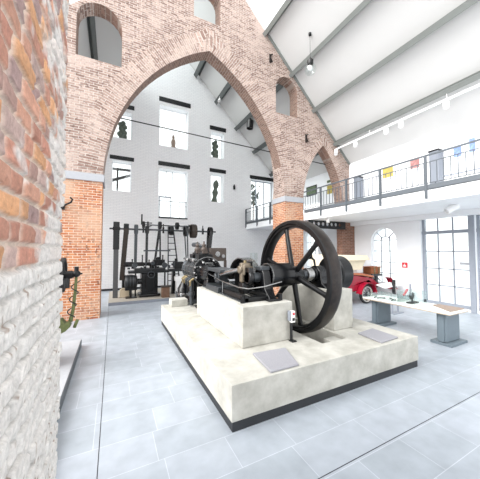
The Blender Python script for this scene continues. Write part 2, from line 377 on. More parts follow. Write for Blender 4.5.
for (k, z1, z0, x0, x1), nm in zip(lint, names):
    o = struct(MB().box(x0, x1, YB - .02, YB + .1, z0, z1), 'trim_%d' % (6 + names.index(nm)), M['dark_steel'], 'dark steel lintel over the %s opening of the back wall' % nm, 'lintel', bevel=.01)
def win(idx, x0, x1, z0, z1, y, label, cols=1, rows=1, th=.04, m=None, extra=None):
    mb = MB(); m = m or M['frame_grey']
    mb.box(x0, x0 + th, y, y + .05, z0, z1); mb.box(x1 - th, x1, y, y + .05, z0, z1); mb.box(x0, x1, y, y + .05, z0, z0 + th); mb.box(x0, x1, y, y + .05, z1 - th, z1)
    for c in range(1, cols):
        x = x0 + (x1 - x0) * c / cols; mb.box(x - th / 2, x + th / 2, y + .005, y + .045, z0, z1)
    for r in range(1, rows):
        z = z0 + (z1 - z0) * r / rows; mb.box(x0, x1, y + .005, y + .045, z - th / 2, z + th / 2)
    o = struct(mb, 'window_%d' % idx, m, label, 'window', smooth=0)
    MB().box(x0 + .01, x1 - .01, y + .02, y + .026, z0 + .01, z1 - .01).build('pane', M['glass'], o, smooth=0)
    return o
win(1, 1.92, 3.32, 6.85, 8.86, YB + .35, 'tall white framed window in the upper centre of the back wall', 2, 1, .03, M['plaster'])
win(3, 4.56, 5.3, 6.7, 8.1, YB + .35, 'small upper right window of the back wall', 1, 1, .03, M['plaster'])
win(4, 4.56, 5.3, 4.32, 5.84, YB + .35, 'small lower right window of the back wall', 1, 1, .03, M['plaster'])
win(5, -.1, .7, 6.85, 8.1, YB + .35, 'small upper left window of the back wall behind the arch', 1, 1, .03, M['plaster'])
win(6, -.1, .7, 4.43, 5.8, YB + .35, 'small lower left window of the back wall behind the arch', 1, 1, .03, M['plaster'])
win(7, 6.98, 8.6, 3.3, 5.86, YB + .35, 'gallery window at the end of the railing in the back wall', 3, 1, .05, M['frame_grey'])
o = thing('roof_truss', 'dark diagonal timber seen through the lower left back window', 'truss', (.3, YB + 1.2, 5.2))
MB().obox((-.5, YB + 1.2, 5.0), (1.2, YB + 1.2, 5.7), .12, .14, (0, 1, 0)).build('diagonal', M['dark_steel'], o)
MB().obox((-.5, YB + 1.2, 5.75), (1.2, YB + 1.2, 5.75), .1, .12, (0, 1, 0)).box(.1, .18, YB + 1.15, YB + 1.25, 4.2, 5.8).build('tie', M['dark_steel'], o)
# balcony window with the glazed door
o = win(2, 1.92, 3.32, 3.36, 5.72, YB + .38, 'white balcony window with glazed door in the back wall', 1, 1, .03, M['plaster'])
mb = MB()
for x in (1.98, 2.54): mb.box(x, x + .04, YB + .3, YB + .34, 3.36, 4.4)
mb.box(1.98, 2.58, YB + .3, YB + .34, 4.37, 4.43); mb.box(1.98, 2.58, YB + .3, YB + .34, 3.36, 3.42)
mb.build('door_frame', M['frame_grey'], o, smooth=0)
mb = MB()
for x in (2.3, 2.6): mb.box(x, x + .03, YB + .3, YB + .33, 4.43, 5.7)
mb.build('glazing_bar', M['frame_grey'], o, smooth=0)
mb = MB(); mb.box(1.92, 3.32, YB - .03, YB + .02, 3.3, 3.37)
mb.build('sill', M['dark_steel'], o, smooth=0)
mb = MB(); mb.box(1.92, 3.32, YB + .1, YB + .12, 4.15, 4.18); mb.box(1.92, 3.32, YB + .1, YB + .12, 3.95, 3.965)
for k in range(5): mb.box(1.95 + k * .33, 1.965 + k * .33, YB + .1, YB + .12, 3.37, 4.16)
mb.build('guard_rail', M['rail_grey'], o, smooth=0)
o = thing('window_sculpture', 'small dark statue standing on the upper centre window sill', 'sculpture', (2.62, YB + .18, 6.85))
MB().lathe((2.62, YB + .18, 6.85), (0, 0, 1), [(0, .14), (.06, .15), (.12, .09), (.3, .12), (.42, .1), (.5, .05), (.56, .07), (.66, .05), (.7, .01)], 12).build('figure', M['taupe'], o)
MB().box(2.44, 2.8, YB + .08, YB + .28, 6.85, 6.89).build('base', M['stone'], o)
for i, (x, z, h, lab) in enumerate(((4.86, 6.7, .95, 'dark ornate figure on the upper right window sill of the back wall'), (.3, 6.85, .8, 'dark ornate figure on the upper left window sill behind the arch'))):
    o = thing('window_figure', lab, 'sculpture', (x, YB + .2, z))
    mb = MB()
    for k in range(9): mb.sphere((x + .09 * math.sin(k * 2.4), YB + .2, z + .08 + h * k / 9), .15 - .005 * k, 8, 6)
    mb.build('figure', M['foliage'], o)
    MB().box(x - .16, x + .16, YB + .1, YB + .3, z, z + .03).build('base', M['dark_steel'], o)
o = thing('window_figure', 'dark leaning carved bust on the lower right window sill', 'sculpture', (4.82, YB + .2, 4.32))
MB().lathe((4.82, YB + .2, 4.32), (.1, 0, 1), [(0, .18), (.3, .1), (.55, .17), (.75, .09), (.95, .16), (1.1, .14), (1.25, .02)], 12).build('figure', M['foliage'], o)
o = thing('potted_tree', 'green leafy plant behind the gallery window', 'plant', (7.55, YB + .75, 3.2))
mb = MB()
for k in range(70):
    a = random.uniform(0, 2 * PI); r = random.uniform(0, .45); z = random.uniform(4.5, 5.7)
    c = V(7.55 + r * math.cos(a), YB + .75 + .3 * r * math.sin(a), z); d = V(random.uniform(-1, 1), random.uniform(-.3, .3), random.uniform(-.5, 1)).normalized() * .16; n = V(-d.z, 0, d.x) * .35
    mb.add([c - d, c + n, c + d, c - n], [(0, 1, 2, 3)])
mb.build('foliage', M['foliage'], o, smooth=0, fix=False)
MB().cyl((7.55, YB + .75, 3.5), (7.55, YB + .75, 4.9), .03).build('trunk', M['wood'], o)
MB().lathe((7.55, YB + .75, 3.2), (0, 0, 1), [(0, .16), (.3, .22), (.33, .22)], 16).build('pot', M['stone'], o)
struct(MB().box(6.6, 9.2, YB + .45, YB + 1.6, 2.95, 3.2), 'trim_13', M['plaster'], 'white landing behind the gallery window', 'landing', smooth=0)

# ---- right wall with windows
def YZ(a, b, t): return (t, a, b)
rw = [(-2.5, 0), (YB, 0), (YB, K - XR), (-2.5, K - XR)]
rholes = [rect(1.0, 3.42, .05, 2.9), rect(3.56, 4.85, .05, 2.9), round_win(5.66, 6.68, .5, 2.12), round_win(9.6, 10.6, .5, 2.35), rect(9.3, 10.9, 3.4, 4.2)]
struct(MB().poly([rw] + rholes, YZ, XR, XR + .35), 'wall_right', M['plaster'], 'white plastered right wall with tall windows', 'wall', smooth=0)
def bigwin(idx, y0, y1, label, ncol):
    mb = MB(); x = XR + .1
    z0, z1 = .05, 2.9
    mb.box(x, x + .1, y0, y0 + .06, z0, z1); mb.box(x, x + .1, y1 - .07, y1, z0, z1); mb.box(x, x + .1, y0, y1, z0, z0 + .09); mb.box(x, x + .1, y0, y1, z1 - .1, z1)
    mb.box(x - .03, x + .1, y0, y1, 2.3, 2.4)
    o = struct(mb, 'window_%d' % idx, M['frame_grey'], label, 'window', smooth=0)
    g = MB()
    for c in range(1, ncol):
        y = y0 + .045 + (y1 - y0 - .09) * c / ncol; g.box(x + .02, x + .06, y - .016, y + .016, z0, z1)
    for z in (.66, 1.19, 1.74): g.box(x + .02, x + .06, y0, y1, z - .016, z + .016)
    g.build('glazing_bar', M['frame_grey'], o, smooth=0)
    MB().box(x + .045, x + .05, y0 + .02, y1 - .02, z0 + .02, z1 - .02).build('pane', M['glass'], o, smooth=0)
bigwin(8, 3.56, 4.85, 'large grey steel window nearest the arched one', 3)
bigwin(9, 1.0, 3.42, 'large grey steel window at the right edge of the photo', 5)
struct(MB().box(XR - .06, XR + .3, 3.43, 3.55, 0, 2.9), 'trim_14', M['frame_grey'], 'thick grey steel post between the two large windows', 'post', smooth=0)
def arched(idx, y0, y1, z0, zs, label):
    x = XR + .12; c = (y0 + y1) / 2; r = (y1 - y0) / 2
    op = round_win(y0, y1, z0, zs, 16); inn = [(c + (p[0] - c) * .93, zs + (p[1] - zs) * .95 if p[1] > zs else max(p[1], z0 + .05)) for p in op]
    o = struct(MB().poly([op, inn], YZ, x, x + .06), 'window_%d' % idx, M['plaster'], label, 'window', smooth=0)
    g = MB()
    for k in (-1 / 3, 1 / 3): g.box(x + .01, x + .04, c + k * r - .012, c + k * r + .012, z0, zs + r * .35)
    for z in np.arange(z0 + .4, zs + .1, .42): g.box(x + .01, x + .04, y0 + .03, y1 - .03, z - .012, z + .012)
    for k in range(1, 4):
        a = PI * k / 4; g.obox((x + .025, c + .35 * r * math.cos(a), zs + .35 * r * math.sin(a)), (x + .025, c + r * .95 * math.cos(a), zs + r * .95 * math.sin(a)), .024, .03, (1, 0, 0))
    g.tube([(x + .025, c + .35 * r * math.cos(PI * k / 10), zs + .35 * r * math.sin(PI * k / 10)) for k in range(11)], .014, 6)
    g.build('glazing_bar', M['frame_grey'], o)
    MB().box(x + .03, x + .034, y0 + .03, y1 - .03, z0 + .03, zs + r - .05).build('pane', M['glass'], o, smooth=0)
arched(10, 5.66, 6.68, .5, 2.12, 'arched white window behind the red vehicle')
arched(11, 9.6, 10.6, .5, 2.35, 'arched window seen between the flywheel spokes')

# ---- roof
def roof_slab(name, x0, x1, y0, y1, label):
    mb = MB(); z = lambda x: K - x
    mb.add([(x0, y0, z(x0)), (x1, y0, z(x1)), (x1, y1, z(x1)), (x0, y1, z(x0)), (x0 + .1, y0, z(x0) + .1), (x1 + .1, y0, z(x1) + .1), (x1 + .1, y1, z(x1) + .1), (x0 + .1, y1, z(x0) + .1)],
           [(0, 1, 2, 3), (4, 7, 6, 5), (0, 4, 5, 1), (3, 2, 6, 7), (1, 5, 6, 2), (0, 3, 7, 4)])
    return struct(mb, name, M['ceiling'], label, 'ceiling', smooth=0)
roof_slab('ceiling', 4.98, XR + .1, -1.2, YB + .2, 'white sloping ceiling over the gallery side')
roof_slab('ceiling_upper', RX, 4.98, Y0 + .1, YB + .2, 'white sloping ceiling behind the brick arch wall up to the ridge')
zl = lambda x: K - 2 * RX + x
def left_slab(name, x0, x1, m, label, cat, t=.12):
    mb = MB().add([(x1, Y0 + .1, zl(x1)), (x0, Y0 + .1, zl(x0)), (x0, YB + .2, zl(x0)), (x1, YB + .2, zl(x1)), (x1, Y0 + .1, zl(x1) + t), (x0, Y0 + .1, zl(x0) + t), (x0, YB + .2, zl(x0) + t), (x1, YB + .2, zl(x1) + t)],
       [(0, 1, 2, 3), (4, 7, 6, 5), (0, 4, 5, 1), (3, 2, 6, 7), (1, 5, 6, 2), (0, 3, 7, 4)])
    return struct(mb, name, m, label, cat, smooth=0)
left_slab('ceiling_left', -4, .4, M['ceiling'], 'white sloping ceiling seen through the round headed opening', 'ceiling')
left_slab('window_12', .4, RX, M['glass'], 'added unseen skylight along the ridge, letting daylight into the hall behind the arch wall', 'skylight', .02)  # unseen glazed roof opening, added to brighten the hall behind the arch
def ibeam(x, y0, y1, left=False, d=.2, w=.14):
    """I-section purlin lying under the slope"""
    n = V(-.707, 0, -.707) if not left else V(.707, 0, -.707); t = V(.707, 0, -.707) if not left else V(.707, 0, .707)
    z = K - x if not left else zl(x)
    mb = MB(); e = .02
    pr = [(-w / 2, 0), (w / 2, 0), (w / 2, e), (e / 2, e), (e / 2, d - e), (w / 2, d - e), (w / 2, d), (-w / 2, d), (-w / 2, d - e), (-e / 2, d - e), (-e / 2, e), (-w / 2, e)]
    mb.poly([pr], lambda a, b, s: V(x, s, z) + t * a + n * b, y0, y1)
    return mb
purl = [3.82, 4.95, 6.13, 7.25, 8.4]
for i, x in enumerate(purl):
    if i: tag(ibeam(x, -1.1, Y0 + .3).build('roof_beam', M['steel_paint'], None, smooth=0), ['', 'grey steel roof beam, highest over the near hall', 'grey steel roof beam carrying the ceiling just above the globe lamp', 'grey steel roof beam third down the ceiling over the near hall', 'lowest grey steel roof beam, directly above the track lights'][i], 'beam', 'steel beams under the near ceiling')
    tag(ibeam(x, Y0 + T, YB - .05, False, .26, .2).build('roof_beam', M['beam_dark'], None, smooth=0), ['dark roof beam at the top of the large arch', 'dark roof beam second from the apex behind the large arch', 'dark roof beam above the black spotlight behind the arch', 'dark roof beam behind the brick between both arches', 'dark lowest roof beam seen through the small arch'][i], 'beam', 'dark beams behind the arch wall')
tag(ibeam(-.75, Y0 + T, YB - .05, True, .16, .15).build('roof_beam', M['beam_dark'], None, smooth=0), 'dark beam seen through the upper left round headed opening', 'beam')
struct(MB().obox((5.0, Y0 - .035, K - 5.0 - .05), (XR - .02, Y0 - .035, K - XR - .03), .06, .07, (0, 1, 0)), 'trim_18', M['steel_paint'], 'grey steel edge strip where the roof meets the brick gable', 'trim', smooth=0)
# tie rod through the arch wall
struct(MB().cyl((-.27, Y0 + .4, 5.65), (XR - .02, Y0 + .4, 5.48), .018, seg=8), 'trim_17', M['dark_steel'], 'thin dark tie rod stretched across the arches', 'rod')
for x, z, lab in ((5.09, 8.9, 'dark iron wall anchor near the roof line of the brick gable'), (6.77, 6.22, 'dark iron wall anchor above the centre pier')):
    tag(MB().box(x - .04, x + .04, Y0 - .03, Y0 + .02, z - .18, z + .14).obox((x, Y0 - .02, z + .1), (x + .1, Y0 - .02, z + .16), .05, .04).obox((x, Y0 - .02, z), (x + .09, Y0 - .02, z - .14), .05, .04).build('wall_anchor', M['rust_iron'], None, bevel=.01), lab, 'anchor', 'iron wall anchors')

# ---- gallery
mb = MB().box(XG + .03, XR, -1.2, Y0 - .24, 2.95, 3.2).box(XG + .03, XR, Y0 - .24, Y0 + T + .05, 2.95, 3.2).box(XG + .03, XR, Y0 + T, YB, 2.95, 3.2)
struct(MB().box(XG + .03, XR, -1.2, YB, 2.93, 3.2), 'floor_gallery', M['plaster'], 'white gallery slab along the right wall', 'gallery', smooth=0)
struct(MB().box(XG - .0, XG + .1, -1.2, Y0 - .05, 3.22, 3.33).box(XG, XG + .1, Y0 + T + .05, YB - .03, 3.22, 3.33), 'trim_15', M['edge_grey'], 'dark steel edge beam of the gallery', 'beam', smooth=0)
struct(MB().box(XR - .28, XR, -1.2, Y0 - .24, 2.78, 2.95), 'trim_16', M['plaster'], 'white box beam under the gallery beside the windows', 'beam', smooth=0)
rl = thing('gallery_railing', 'grey metal railing with thin upright bars along the gallery edge', 'railing', (XG + .05, 5, 3.26))
mb = MB().box(XG + .03, XG + .07, -1.2, YB - .05, 4.02, 4.06); mb.build('top_rail', M['rail_grey'], rl, bevel=.005)
MB().box(XG + .04, XG + .06, -1.2, YB - .05, 3.86, 3.88).build('upper_rail', M['rail_grey'], rl)
MB().box(XG + .04, XG + .06, -1.2, YB - .05, 3.36, 3.38).build('lower_rail', M['rail_grey'], rl)
for y in (12.42, 11.2, 10.0, 8.9, 7.84, 6.73, 5.62, 4.48, 3.33, 2.2): MB().box(XG - .02, XG + .0, y - .028, y + .028, 3.0, 4.04).box(XG, XG + .05, y - .012, y + .012, 3.05, 4.04).build('post', M['rail_grey'], rl)
y = 12.3
while y > 2.0:
    MB().box(XG + .045, XG + .055, y - .009, y + .009, 3.37, 3.87).build('baluster', M['rail_grey'], rl, smooth=0); y -= .135
# castellated beam with round holes under the gallery
hs = [[(a + .07 * math.cos(2 * PI * k / 12), 2.8 + .07 * math.sin(2 * PI * k / 12)) for k in range(12)] for a in np.arange(6.9, 8.45, .23)]
hs = [h for h in hs]
b = tag(MB().poly([rect(6.62, 8.6, 2.62, 2.94)] + hs, XZ, Y0 - .27, Y0 - .25).box(6.62, 8.6, Y0 - .32, Y0 - .225, 2.62, 2.645).build('perforated_beam', M['dark_steel'], None, smooth=0), 'dark steel beam with round holes under the gallery', 'beam')

# ---- near left wall : every brick modelled in relief
def near_wall():
    ya, yb, za, zb, st = -.4, 1.84, 0.0, 4.3, .0065
    ys = np.arange(ya, yb + st / 2, st); zs = np.arange(za, zb + st / 2, st); ny, nz = len(ys), len(zs)
    Yg, Zg = np.meshgrid(ys, zs, indexing='ij')
    def noise(sc, seed):                                    # smooth value noise
        r = np.random.RandomState(seed); g = r.rand(int((yb - ya) / sc) + 4, int((zb - za) / sc) + 4)
        a = (Yg - ya) / sc; b = (Zg - za) / sc; i = a.astype(int); j = b.astype(int); fa = a - i; fb = b - j
        fa = fa * fa * (3 - 2 * fa); fb = fb * fb * (3 - 2 * fb)
        return (g[i, j] * (1 - fa) + g[i + 1, j] * fa) * (1 - fb) + (g[i, j + 1] * (1 - fa) + g[i + 1, j + 1] * fa) * fb
    zz = Zg + .010 * (noise(.35, 1) - .5) + .006 * (noise(.08, 2) - .5)
    CH = .079; row = np.floor(zz / CH).astype(int); fz = zz / CH - row
    D = np.zeros_like(Yg); C = np.zeros(Yg.shape + (3,))
    rr = np.random.RandomState(3)
    pal = np.array([srgb(190, 138, 118)[:3], srgb(200, 150, 128)[:3], srgb(176, 142, 132)[:3], srgb(160, 134, 130)[:3], srgb(208, 156, 116)[:3], srgb(184, 132, 114)[:3], srgb(184, 158, 150)[:3]])
    mort = np.array(srgb(216, 198, 184)[:3]); white = np.array(srgb(220, 217, 213)[:3])
    jit = .008 * (noise(.05, 5) - .5)
    for r in range(row.max() + 1):
        m = row == r; y = ya - rr.rand() * .2; edges = []
        while y < yb + .3: edges.append(y); y += (.2 if (r + len(edges)) % 2 else .105) * rr.uniform(.85, 1.15)
        edges = np.array(edges); yy = (Yg + jit)[m]; k = np.searchsorted(edges, yy) - 1; k = np.clip(k, 0, len(edges) - 2)
        dy = np.minimum(yy - edges[k], edges[k + 1] - yy); dz = np.minimum(fz[m], 1 - fz[m]) * CH
        d = np.minimum(dy, dz) - .004
        h = np.clip(d / .008, 0, 1); h = h * h * (3 - 2 * h)
        hb = rr.uniform(-.5, 1, len(edges))[k] * .008; hc = rr.randint(0, len(pal), len(edges))[k]; sh = rr.uniform(.82, 1.15, len(edges))[k]
        D[m] = h * (.012 + hb * .7)
        C[m] = mort * (1 - h[:, None]) + (pal[hc] * sh[:, None]) * h[:, None]
    ero = noise(.045, 8) * .6 + noise(.02, 9) * .4
    lime = np.clip((1.742 - Zg) / .03, 0, 1)
    D = D * (1 + .25 * lime) + (.009 - .0055 * lime) * (ero - .5) + .006 * (noise(.11, 10) - .5)
    spall = np.clip((noise(.06, 21) - .8) / .1, 0, 1); D -= spall * .012
    # lime wash: the low courses, plus worn patches towards the far edge
    line = 1.742 + .012 * (noise(.06, 11) - .5)
    w = np.clip((line - Zg) / .012, 0, 1)
    pn = noise(.16, 12) * .6 + noise(.06, 13) * .4
    far = np.clip((Yg - 1.15) / .35, 0, 1)
    w2 = np.clip((pn - (.64 - .27 * far)) / .14, 0, 1) * .85
    ww = np.maximum(w * .96, w2)
    C = C * (1 - ww[..., None]) + white * ww[..., None]
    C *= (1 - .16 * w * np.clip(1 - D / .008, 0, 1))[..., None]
    chip = np.clip((noise(.026, 14) - .86) / .05, 0, 1) * w
    C = C * (1 - chip[..., None] * .75) + np.array(srgb(150, 128, 112)[:3]) * chip[..., None] * .75
    C = np.clip(C * (.9 + .2 * noise(.03, 15))[..., None], 0, 1)
    # ragged far edge
    edge = (Yg > 1.70); X = -.283 + D
    Yo = Yg.copy(); e = .03 * (noise(.07, 16) - .5); k = np.clip((Yg - 1.6) / .18, 0, 1); Yo += e * k; X -= 0
    vs = np.stack([X, Yo, Zg], -1).reshape(-1, 3)
    i, j = np.meshgrid(np.arange(ny - 1), np.arange(nz - 1), indexing='ij'); a = (i * nz + j).ravel()
    fs = np.stack([a, a + nz, a + nz + 1, a + 1], -1)
    # closed body behind the relief
    me = bpy.data.meshes.new('wall_left'); nv = len(vs)
    bx = [(-1.5, ya, za), (-1.5, yb, za), (-1.5, yb, zb), (-1.5, ya, zb)]
    verts = vs.tolist() + bx
    top = [i * nz + nz - 1 for i in range(ny)]; bot = [i * nz for i in range(ny)]; fary = [(ny - 1) * nz + j for j in range(nz)]; near = list(range(nz))
    faces = fs.tolist() + [[nv, nv + 3, nv + 2, nv + 1], top + [nv + 2, nv + 3], list(reversed(bot)) + [nv, nv + 1], list(reversed(fary)) + [nv + 1, nv + 2], near + [nv + 3, nv]]
    me.from_pydata(verts, [], faces)
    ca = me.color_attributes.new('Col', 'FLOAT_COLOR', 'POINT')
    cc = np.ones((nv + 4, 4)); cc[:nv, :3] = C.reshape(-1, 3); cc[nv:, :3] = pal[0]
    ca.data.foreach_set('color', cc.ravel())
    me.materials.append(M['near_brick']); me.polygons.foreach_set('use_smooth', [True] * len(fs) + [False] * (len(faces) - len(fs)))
    o = bpy.data.objects.new('wall_left', me); COL.objects.link(o)
    tag(o, 'rough old brick wall close to the camera, whitewashed below', 'wall', None, 'structure')
near_wall()

# ================================================================ ENGINE FOUNDATION
PX0, PX1, PY0, PY1, PZ = 1.07, 4.24, 2.31, 6.38, .46
f = thing('engine_foundation', 'large pale concrete foundation carrying the horizontal engine and flywheel', 'foundation', (2.6, 4.3, 0))
def slab_hole(x0, x1, y0, y1, z0, z1, hx0, hx1, hy0, hy1, hz):
    mb = MB(); mb.poly([rect(x0, x1, y0, y1), rect(hx0, hx1, hy0, hy1)], lambda a, b, t: (a, b, t), z0, z1)
    mb.box(hx0 - .001, hx1 + .001, hy0 - .001, hy1 + .001, z0, hz); return mb
slab_hole(PX0, PX1, PY0, PY1, .1, PZ, 2.7, 3.2, 2.75, 4.55, .14).build('base_slab', M['concrete_side'], f, smooth=0, bevel=.006)
MB().box(PX0 + .012, PX1 - .012, PY0 + .012, PY1 - .012, 0, .1).build('plinth', M['plinth'], f)
MB().box(1.585, 2.43, 3.08, 5.16, PZ, 1.02).build('pedestal_block', M['concrete_side'], f, bevel=.012)
MB().box(3.27, 3.72, 3.07, 4.6, PZ, 1.12).build('pedestal_block', M['concrete_side'], f, bevel=.012)
MB().box(1.24, 1.62, 6.0, 6.3, PZ, .62).build('curb_block', M['concrete_side'], f, bevel=.01)
MB().box(2.96, 3.19, 2.76, 3.0, .3, .42).build('pit_ledge', M['concrete_side'], f, bevel=.01)
tag(MB().add([(1.545, 2.34, .462), (1.94, 2.345, .462), (2.1, 2.82, .462), (1.61, 2.86, .462), (1.55, 2.345, .487), (1.935, 2.35, .487), (2.095, 2.815, .487), (1.615, 2.855, .487)],
       [(3, 2, 1, 0), (4, 5, 6, 7), (0, 1, 5, 4), (1, 2, 6, 5), (2, 3, 7, 6), (3, 0, 4, 7)]).build('seat_pad', M['mat_grey'], None, bevel=.008), 'grey felt pad on the concrete ledge, left one, before the pedestal block', 'pad', 'grey felt pads on the foundation')
tag(MB().add([(3.44, 2.36, .462), (3.88, 2.39, .462), (3.92, 2.85, .462), (3.49, 2.8, .462), (3.445, 2.365, .484), (3.875, 2.395, .484), (3.915, 2.845, .484), (3.495, 2.795, .484)],
       [(3, 2, 1, 0), (4, 5, 6, 7), (0, 1, 5, 4), (1, 2, 6, 5), (2, 3, 7, 6), (3, 0, 4, 7)]).build('seat_pad', M['mat_grey'], None, bevel=.008), 'grey felt pad on the concrete ledge, right one, near the far corner', 'pad', 'grey felt pads on the foundation')
# control box on a short post
c = thing('control_box', 'small white control box with red button on a post by the pedestal', 'control box', (2.45, 3.06, PZ)); CBX = c
MB().box(2.425, 2.455, 3.05, 3.08, .47, .75).build('post', M['dark_steel'], c)
MB().box(2.41, 2.49, 3.0, 3.09, .461, .475).build('foot', M['dark_steel'], c)
MB().box(2.42, 2.49, 3.03, 3.085, .73, .9).build('housing', M['white_plastic'], c, bevel=.006)
MB().cyl((2.455, 3.03, .86), (2.455, 3.01, .86), .014, seg=12).build('button', M['sign_red'], c)
MB().box(2.435, 2.475, 3.022, 3.03, .76, .8).build('socket', M['black'], c)
MB().box(2.395, 2.42, 3.04, 3.09, .76, .9).build('backplate', M['frame_grey'], c)

CBX.location.x -= .08; CBX.location.y -= .04
# ================================================================ HORIZONTAL ENGINE
EX, EZ = 1.87, 1.29; CY, CZ, CX = 3.56, 1.35, 2.78
e = thing('steam_engine', 'black horizontal steam engine with polished rods and large spoked flywheel', 'engine', (EX, 4.4, 1.0))
# cylinder
cy = MB().lathe((EX, 5.36, EZ), (0, 1, 0), [(0, .275), (.95, .275), (.97, .3), (1.03, .3), (1.05, .26), (1.1, .1)], 36).build('cylinder', M['grey_iron'], e)
for y in (5.6, 5.85, 6.1): MB().ringz((EX, y, EZ), (0, 1, 0), [(0, .273), (0, .283), (.03, .283), (.03, .273)], 36).build('band', M['bright_steel'], cy)
fl = MB().lathe((EX, 5.26, EZ), (0, 1, 0), [(0, .315), (.03, .325), (.1, .325)], 40).build('cylinder_flange', M['black_gloss'], e)
MB().ringz((EX, 5.25, EZ), (0, 1, 0), [(0, .31), (0, .33), (.02, .33), (.02, .31)], 40).build('flange_ring', M['bright_steel'], fl)
for k in range(10):
    a = 2 * PI * k / 10 + .2; p = V(EX + .27 * math.cos(a), 5.26, EZ + .27 * math.sin(a)); MB().cyl(p, p - V(0, .04, 0), .016, seg=6).build('bolt', M['bright_steel'], fl)
for y in (5.42, 6.05):
    MB().box(EX - .15, EX + .2, y, y + .14, .46, 1.05).box(EX - .2, EX + .26, y - .04, y + .18, .461, .5).build('cylinder_support', M['black_iron'], e, bevel=.02)
MB().cyl((EX - .22, 5.75, .47), (EX - .22, 5.75, 1.1), .05).cyl((EX - .22, 5.75, .7), (EX - .22, 5.75, .78), .08).cyl((EX - .22, 5.75, .55), (EX + .2, 5.75, .55), .06).build('exhaust_pipe', M['grey_iron'], e)
# drain cocks
for y in (5.45, 5.62, 5.8, 5.98, 6.15):
    MB().tube([(EX - .26, y, 1.12), (EX - .33, y, 1.08), (EX - .34, y, .96)], [.03, .022, .016], 10).sphere((EX - .335, y, 1.06), .032, 10, 6).build('drain_cock', M['brass'] if int(y * 20) % 2 else M['grey_iron'], e)
# valve chests with spindle, wheel
for y in (5.5, 6.0):
    vch = MB().box(EX - .17, EX + .17, y - .13, y + .13, EZ + .22, EZ + .38).lathe((EX, y, EZ + .38), (0, 0, 1), [(0, .13), (.03, .13), (.04, .09), (.14, .07), (.15, .03), (.24, .02)], 16).build('valve_chest', M['black_iron'], e, bevel=.01)
    MB().ringz((EX, y, EZ + .6), (0, 0, 1), [(0, .055), (0, .07), (.015, .07), (.015, .055)], 18).cyl((EX - .06, y, EZ + .607), (EX + .06, y, EZ + .607), .008, seg=6).cyl((EX, y - .06, EZ + .607), (EX, y + .06, EZ + .607), .008, seg=6).build('hand_wheel', M['bright_steel'], vch)
    MB().box(EX - .3, EX - .15, y - .1, y + .1, EZ + .2, EZ + .28).build('valve_cap', M['bright_steel'], vch, bevel=.02)
MB().tube([(EX - .26, 5.3, EZ + .26), (EX - .26, 5.9, EZ + .27), (EX - .26, 6.3, EZ + .26)], .025).build('valve_rod', M['bright_steel'], e)
MB().tube([(EX + .1, 6.1, EZ + .3), (EX + .1, 6.1, EZ + .55), (EX + .1, 6.3, EZ + .62), (EX + .1, 6.7, EZ + .62)], .06, 12).build('steam_pipe', M['grey_iron'], e)
for y in (5.45, 5.95):
    MB().lathe((EX - .02, y, EZ + .46), (0, 0, 1), [(0, .07), (.03, .08), (.09, .04), (.13, .05), (.17, .02), (.22, .015)], 14).box(EX - .07, EX + .03, y - .1, y + .1, EZ + .4, EZ + .47).build('valve_bonnet', M['board_brown'], e)
for k, (dx, z) in enumerate(((-.3, .1), (-.31, -.02), (-.27, -.12))): MB().cyl((EX + dx, 5.2, EZ + z), (EX + dx, 6.35, EZ + z), .012, seg=8).sphere((EX + dx, 5.2, EZ + z), .026, 8, 6).build('cam_rod', M['bright_steel'], e)
MB().box(EX - .08, EX + .1, 5.16, 5.25, EZ - .04, EZ + .2).cyl((EX - .2, 5.2, EZ + .1), (EX + .25, 5.2, EZ + .1), .02, seg=8).sphere((EX - .12, 5.18, EZ + .2), .035, 8, 6).sphere((EX + .12, 5.18, EZ + .24), .03, 8, 6).build('valve_linkage', M['bright_steel'], e, bevel=.01)
for ch in e.children: ch.location += V(.03, .15, .02)
# guide trunk between cylinder and crank
MB().lathe((EX + .02, 5.41, EZ), (0, -1, 0), [(0, .25), (.08, .2), (.4, .18), (.57, .19)], 28).build('guide_trunk', M['black_gloss'], e)
MB().box(EX - .2, EX + .22, 4.2, 4.86, 1.02, 1.13).box(EX - .16, EX + .18, 4.2, 4.86, 1.38, 1.44).build('guide_bar', M['grey_iron'], e, bevel=.01)
bed = MB().box(EX - .14, EX - .06, 3.3, 5.15, 1.02, 1.12).box(EX + .24, EX + .34, 3.3, 5.15, 1.02, 1.12)
bed.box(EX - .14, EX + .34, 3.3, 3.4, 1.02, 1.09).box(EX - .14, EX + .34, 4.9, 5.15, 1.02, 1.16).build('bed_frame', M['black_iron'], e, bevel=.012)
MB().box(EX - .18, EX - .14, 3.27, 5.15, 1.022, 1.04).build('bed_flange', M['grey_iron'], e)
MB().cyl((EX, 5.26, EZ), (EX, 4.55, EZ), .035).build('piston_rod', M['bright_steel'], e)
MB().box(EX - .1, EX + .1, 4.42, 4.62, EZ - .12, EZ + .12).cyl((EX - .14, 4.52, EZ), (EX + .14, 4.52, EZ), .06).build('crosshead', M['grey_iron'], e, bevel=.015)
MB().tube([(EX - .06, 4.5, EZ + .02), (EX - .06, 4.15, EZ + .1), (EX + .08, 3.8, EZ + .18)], [.03, .042, .035], 12).build('connecting_rod', M['bright_steel'], e)
be = MB().box((EX + .12) - .1, (EX + .12) + .03, 3.62, 3.8, 1.38, 1.56).box((EX + .12) - .12, (EX + .12) + .05, 3.66, 3.76, 1.26, 1.58).cyl(((EX + .12) - .15, 3.72, 1.47), ((EX + .12) + .1, 3.72, 1.47), .065, seg=16).build('rod_big_end', M['bronze'], e, bevel=.02)
MB().cyl(((EX + .12) - .04, 3.7, 1.57), ((EX + .12) - .04, 3.7, 1.62), .025, seg=10).build('oil_cup', M['brass'], be)
MB().box((EX + .12) - .12, (EX + .12) + .0, 3.62, 3.8, 1.08, 1.26).build('pump_body', M['black_iron'], e, bevel=.02)
